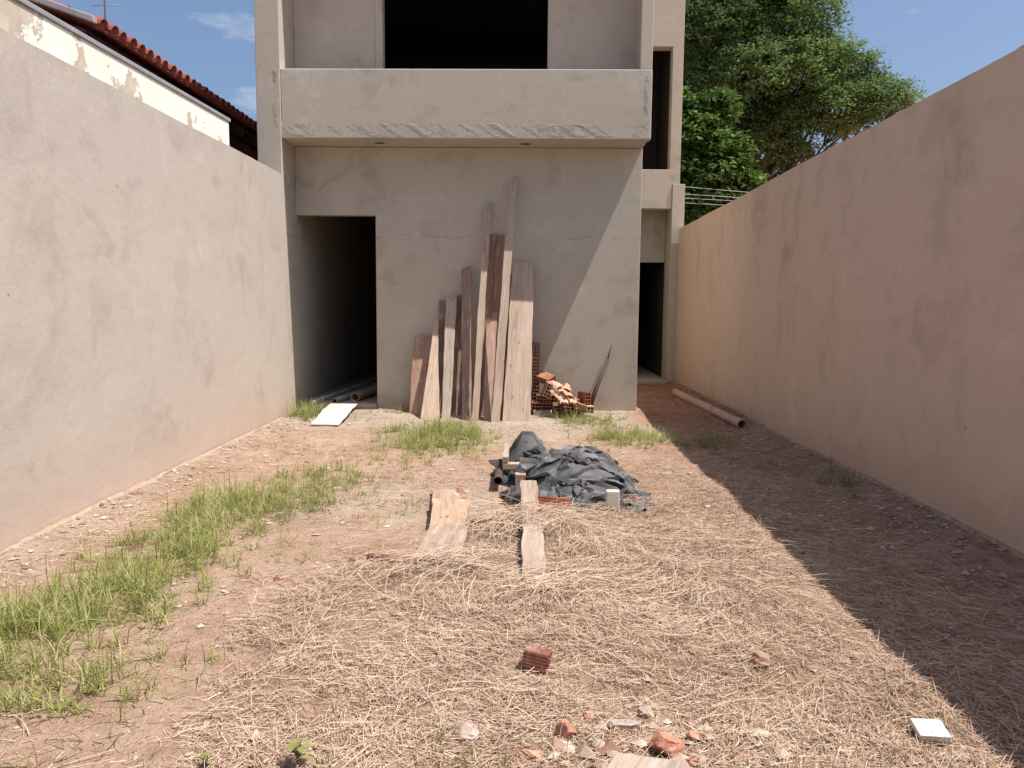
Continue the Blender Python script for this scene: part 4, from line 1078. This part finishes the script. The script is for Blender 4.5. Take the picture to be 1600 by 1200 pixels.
def straw_d(x, y):
    patch = smooth(0.30, 0.62, fbm(x * 1.7, y * 1.7, 52, 4))
    d = straw_mask(x, y) * (0.14 + 0.86 * patch) * clear(x, y)
    d = d * (1 - 0.75 * np.exp(-(((x - 0.40) / 0.45) ** 2 + ((y - 2.45) / 0.26) ** 2)))       # rubble shows through here
    d = d * (1 - 0.8 * smooth(0.60, 0.70, fbm(x * 2.6 + 4, y * 2.6, 59, 3)))
    return d * np.where(x > 1.6, 0.40, 1.0) * (0.55 + 0.45 * smooth(7.5, 4.5, y))
def flow(x, y): return 2 * np.pi * 1.6 * fbm(x * 0.8, y * 0.8, 57, 2)
sets = []
def add_straw(n, dens, L, W, lift, seedcol, ysp=(1.9, 8.7), xsp=(-1.6, 2.9), spread=0.8, segs=3, e=0.10, curl=0.5):
    P = scatter(n, xsp[0], xsp[1], ysp[0], ysp[1], dens, rg)
    z = hgt(P[:, 0], P[:, 1]) + rg.random(n) ** 1.6 * lift * (0.35 + 0.65 * straw_mask(P[:, 0], P[:, 1]))
    P3 = np.column_stack([P, z + 0.002])
    az = flow(P[:, 0], P[:, 1]) + rg.normal(0, spread, n) + np.where(rg.random(n) < .5, np.pi, 0)
    Ln = L[0] + (L[1] - L[0]) * rg.random(n) ** 1.8
    V, F_, k = ribbons(P3, az, Ln, rg.uniform(W[0], W[1], n), rg.normal(e, 0.5 * e + 0.05, n), rg.normal(-1.5 * e, 0.20, n), rg.uniform(-1.0, 1.0, n), segs, 0.0015, False, rg.normal(0, curl, n))
    t = np.clip(seedcol + 0.24 * rg.normal(0, 1, n) + 0.5 * (fbm(P[:, 0] * 2.2, P[:, 1] * 2.2, 63) - .5), 0, 1)
    sets.append((V, F_, np.repeat(t, k)))
add_straw(76000, straw_d, (0.012, 0.075), (0.0016, 0.0038), 0.014, 0.38, e=0.03, curl=0.25)
add_straw(24000, straw_d, (0.03, 0.11), (0.0013, 0.0028), 0.016, 0.48, spread=1.2, e=0.05, curl=0.2)
add_straw(13000, lambda x, y: straw_d(x, y) * smooth(5.2, 3.2, y), (0.04, 0.17), (0.0013, 0.0027), 0.020, 0.55, (1.9, 5.2), spread=0.9, e=0.05, curl=0.2)
add_straw(4200, lambda x, y: pile_mask(x, y) ** 0.8 * straw_mask(x, y) * clear(x, y), (0.10, 0.30), (0.0015, 0.003), 0.05, 0.66, (2.6, 5.8), spread=0.35, segs=4, e=0.10)
add_straw(9000, lambda x, y: 0.35 * smooth(1.4, 1.8, x) * smooth(2.95, 2.5, x) * smooth(9.6, 8, y), (0.03, 0.15), (0.0016, 0.0034), 0.010, 0.55, (1.9, 9.6), (1.4, 2.95), e=0.03)  # straw in the wall's shade, fill light put in as a paler tint
# litter over all the bare soil: chaff, stalk ends, bits of bark
add_straw(16000, lambda x, y: (0.25 + 0.75 * smooth(0.42, 0.62, fbm(x * 1.5, y * 1.5, 71))) * (1 - 0.8 * straw_mask(x, y)), (0.008, 0.055), (0.0018, 0.005), 0.006, 0.33, (1.9, 10.3), (-3.05, 2.9), e=0.02)
add_straw(3500, lambda x, y: 0.5 * smooth(0.45, 0.65, fbm(x * 1.5, y * 1.5, 71)) * (1 - straw_mask(x, y)), (0.05, 0.20), (0.0016, 0.0034), 0.012, 0.48, (1.9, 9.3), (-3.0, 1.6))
# straw lying across the narrow plank and the weathered board
n = 1400
P = np.concatenate([np.column_stack([rg.uniform(-0.28, 0.32, n // 2), rg.normal(4.85, 0.11, n // 2), 0.135 + 0.07 * rg.random(n // 2)]),
                    np.column_stack([rg.uniform(-0.20, 0.30, n // 4), rg.normal(3.85, 0.10, n // 4), 0.07 + 0.05 * rg.random(n // 4)]),
                    np.column_stack([rg.uniform(-0.70, -0.20, n // 4), rg.normal(4.08, 0.10, n // 4), 0.09 + 0.06 * rg.random(n // 4)])])
V_, F_, k = ribbons(P, rg.normal(0.6, 0.7, n) + np.where(rg.random(n) < .5, np.pi, 0), rg.uniform(0.10, 0.34, n), rg.uniform(0.0018, 0.0036, n), rg.normal(0.05, 0.12, n), rg.normal(-0.55, 0.25, n), rg.uniform(-1, 1, n), 4, 0.002, False, rg.normal(0, .4, n))
sets.append((V_, F_, np.repeat(np.clip(0.62 + 0.2 * rg.normal(0, 1, n), 0, 1), k)))
# stubble still standing in the cut patch
n = 3500
P = scatter(n, -1.4, 2.6, 2.0, 8.4, lambda x, y: straw_d(x, y), rg)
V_, F_, k = ribbons(np.column_stack([P, hgt(P[:, 0], P[:, 1])]), rg.uniform(0, 6.28, n), rg.uniform(0.04, 0.13, n), rg.uniform(0.002, 0.004, n), rg.normal(1.0, 0.35, n), rg.normal(-0.4, 0.5, n), rg.uniform(-.3, .3, n), 3)
sets.append((V_, F_, np.repeat(np.clip(0.5 + 0.2 * rg.normal(0, 1, n), 0, 1), k)))
Vs, Fs, Ts, off = [], [], [], 0
for v, f, t in sets:
    Vs.append(v); Fs.append(f + off); Ts.append(t); off += len(v)
o = mesh_np('dry_straw', np.concatenate(Vs), np.concatenate(Fs), M['straw'], attr=np.concatenate(Ts))
tag(o, 'cut dry straw strewn over the middle and right of the yard', 'straw', kind='stuff')

# ------------------------------------------------------------------ green grass
rg = np.random.default_rng(23)
gs = []
def tufts(cx, cy, rx, ry, n, hh, per=(9, 20), col=0.62, edge=2.2, w=(0.003, 0.0065), lean=0.0):
    r = np.sqrt(rg.random(n)) ** 1.15; th = rg.uniform(0, 6.28, n)
    x = cx + rx * r * np.cos(th) + 0.10 * rg.normal(0, 1, n); y = cy + ry * r * np.sin(th) + 0.10 * rg.normal(0, 1, n)
    for i in range(n):
        if x[i] < -3.08 or x[i] > 2.8: continue
        if rg.random() < 0.30 + 0.28 * (r[i] > 0.65): continue
        k = rg.integers(per[0], per[1])
        bx = x[i] + rg.normal(0, 0.022, k); by = y[i] + rg.normal(0, 0.022, k)
        tuft_h = hh * (0.55 + 0.6 * rg.random()) * (1.1 - 0.45 * r[i])
        gs.append(np.column_stack([bx, by, np.full(k, tuft_h) * rg.uniform(0.45, 1.1, k), np.where(rg.random(k) < 0.16, rg.uniform(0.0, 0.16, k), np.clip(rg.normal(col + 0.12, 0.12) + rg.normal(0, 0.14, k), 0.1, 1)), rg.uniform(w[0], w[1], k)]))
tufts(-2.25, 3.15, 0.58, 0.58, 300, 0.27)
tufts(-1.85, 2.75, 0.50, 0.30, 90, 0.19, (6, 13), 0.5)
tufts(-2.00, 3.80, 0.42, 0.55, 170, 0.21, col=0.6)
tufts(-2.05, 4.55, 0.34, 0.55, 150, 0.22, col=0.58)
tufts(-2.15, 5.35, 0.38, 0.65, 210, 0.26, col=0.66)
tufts(-1.55, 4.55, 0.22, 0.55, 24, 0.15, (5, 11), 0.5)
tufts(-1.65, 5.60, 0.28, 0.55, 70, 0.22, col=0.5)
tufts(-1.85, 6.45, 0.38, 0.60, 100, 0.20, col=0.5)
tufts(-1.00, 8.60, 0.64, 0.98, 420, 0.24, col=0.62, per=(11, 22))
tufts(-1.05, 7.65, 0.62, 0.62, 150, 0.16, col=0.55, per=(6, 13))
tufts(1.15, 8.60, 0.45, 0.50, 190, 0.20, col=0.66)
tufts(0.80, 9.85, 0.45, 0.30, 90, 0.22, col=0.62)
tufts(0.55, 10.02, 0.22, 0.16, 22, 0.30, col=0.55)
tufts(0.95, 9.30, 0.55, 0.25, 35, 0.14, col=0.58)
tufts(-2.92, 10.10, 0.24, 0.36, 90, 0.30, col=0.55)
tufts(-1.80, 10.35, 0.25, 0.20, 22, 0.18, col=0.5)
tufts(-1.25, 9.65, 0.40, 0.18, 24, 0.16, col=0.58)
tufts(1.95, 8.30, 0.25, 0.50, 60, 0.17, col=0.4)
tufts(2.15, 7.3, 0.35, 0.6, 55, 0.10, (5, 11), 0.4)
tufts(2.62, 6.45, 0.12, 0.20, 26, 0.20, (10, 18), 0.05)
tufts(-0.52, 2.28, 0.13, 0.10, 10, 0.12, col=0.6)
tufts(-0.25, 2.45, 0.20, 0.12, 7, 0.10, col=0.25, per=(5, 9))
tufts(-1.40, 2.45, 0.70, 0.30, 24, 0.17, (3, 7), 0.35)
tufts(-2.55, 4.6, 0.35, 0.9, 40, 0.13, (4, 9), 0.3)
tufts(-1.35, 6.3, 0.55, 1.2, 130, 0.13, (4, 9), 0.35)
tufts(-2.3, 7.8, 0.65, 1.1, 55, 0.10, (4, 9), 0.3)
tufts(-0.95, 5.4, 0.35, 0.8, 30, 0.10, (4, 8), 0.3)
G_ = np.concatenate(gs); n = len(G_)
V_, F_, k = ribbons(np.column_stack([G_[:, 0], G_[:, 1], hgt(G_[:, 0], G_[:, 1]) - 0.004]), rg.uniform(0, 6.28, n), G_[:, 2] * 1.15, G_[:, 4], rg.normal(1.15, 0.28, n), rg.normal(-0.95, 0.65, n), rg.normal(0, 0.25, n), 4, 0.002, True, rg.normal(0, .4, n))
o = mesh_np('green_grass', V_, F_, M['grass'], attr=np.repeat(G_[:, 3], k))
tag(o, 'green grass growing in tufts on the left and before the house', 'grass', kind='stuff')

# small broad-leaved seedlings in the foreground
def seedling(x, y, h, n_leaf, seed, label):
    r = random.Random(seed); z = gz(x, y)
    root = empty('weed_seedling', (x, y, z)); tag(root, label, 'weed', 'weed seedlings')
    tube('stem', [(0, 0, 0), (r.uniform(-.01, .01), 0, h * .5), (r.uniform(-.02, .02), r.uniform(-.02, .02), h)], [0.003, 0.0025, 0.0015], M['weed'], root, ns=5)
    for k in range(n_leaf):
        a = k * 2.4 + r.uniform(-.4, .4); L = h * r.uniform(.35, .6); zz = h * (0.35 + 0.65 * k / n_leaf)
        d = Vector((math.cos(a), math.sin(a), 0)); s = Vector((-math.sin(a), math.cos(a), 0)); c = Vector((0, 0, zz)); v = []
        for (t, w, up) in ((0, .04, 0), (.3, .26, .16), (.65, .26, .16), (1, .02, 0.0)):
            for q in (-1, 0, 1): v.append(c + d * L * t + s * L * w * q + Vector((0, 0, L * (up + (.06 if q else 0)))))
        f = [(j * 3 + q, j * 3 + q + 1, j * 3 + q + 4, j * 3 + q + 3) for j in range(3) for q in range(2)]
        obj('leaf', v, f, M['weed'], root, smooth=True)
M['weed'] = simple('weed leaf', (0.20, 0.19, 0.065), 0.6, 0.3, 0.3, 12, 0)
seedling(-0.735, 2.36, 0.10, 9, 1, 'yellow-green leafy seedling at the bottom left of the straw')
seedling(-1.03, 2.33, 0.06, 6, 2, 'tiny seedling on bare soil nearest the bottom left')

# ------------------------------------------------------------------ gravel and crumbs
rg = np.random.default_rng(29)
def gravel_d(x, y):
    b = 0.10 + 0.0 * x
    b = b + 0.45 * smooth(0.65, 0.1, np.abs(x - 2.88)) * smooth(0.40, 0.62, fbm(x * 1.8, y * 1.8, 81))
    b = b + 0.45 * smooth(0.55, 0.1, np.abs(x + 3.1))
    b = b + 0.9 * np.exp(-(((x - 0.40) / 0.50) ** 2 + ((y - 2.45) / 0.25) ** 2))
    return np.clip(b, 0, 1)
n = 9500
P = scatter(n, -3.12, 2.92, 2.0, 13.5, gravel_d, rg)
red_bit = np.exp(-(((P[:, 0] - 0.35) / 0.6) ** 2 + ((P[:, 1] - 2.5) / 0.3) ** 2))
ico = np.array([(0, 0, 1), (1, 0, 0), (0, 1, 0), (-1, 0, 0), (0, -1, 0), (0, 0, -1)], float)
icf = np.array([(0, 1, 2), (0, 2, 3), (0, 3, 4), (0, 4, 1), (5, 2, 1), (5, 3, 2), (5, 4, 3), (5, 1, 4)])
sz = 0.004 + (0.022 + 0.020 * red_bit) * rg.random(n) ** 4 + np.where(P[:, 0] > 2.2, 0.010 * rg.random(n) ** 2, 0)
A = rg.uniform(0, 6.28, n); ca, sa = np.cos(A), np.sin(A)
Q = ico[None] * (sz[:, None, None] * np.stack([rg.uniform(.7, 1.5, n), rg.uniform(.6, 1.2, n), rg.uniform(.35, .8, n)], 1)[:, None, :]) * rg.uniform(0.65, 1.25, (n, 6, 1))
X = Q[..., 0] * ca[:, None] - Q[..., 1] * sa[:, None] + P[:, 0:1]; Y = Q[..., 0] * sa[:, None] + Q[..., 1] * ca[:, None] + P[:, 1:2]
Z = Q[..., 2] + (hgt(P[:, 0], P[:, 1]) + sz * 0.25)[:, None]
o = mesh_np('gravel', np.stack([X, Y, Z], -1).reshape(-1, 3), (np.arange(n)[:, None, None] * 6 + icf[None]).reshape(-1, 3), M['gravel'], attr=np.repeat(rg.random(n), 6))
tag(o, 'small stones and crumbs of mortar over the soil', 'gravel', kind='stuff')
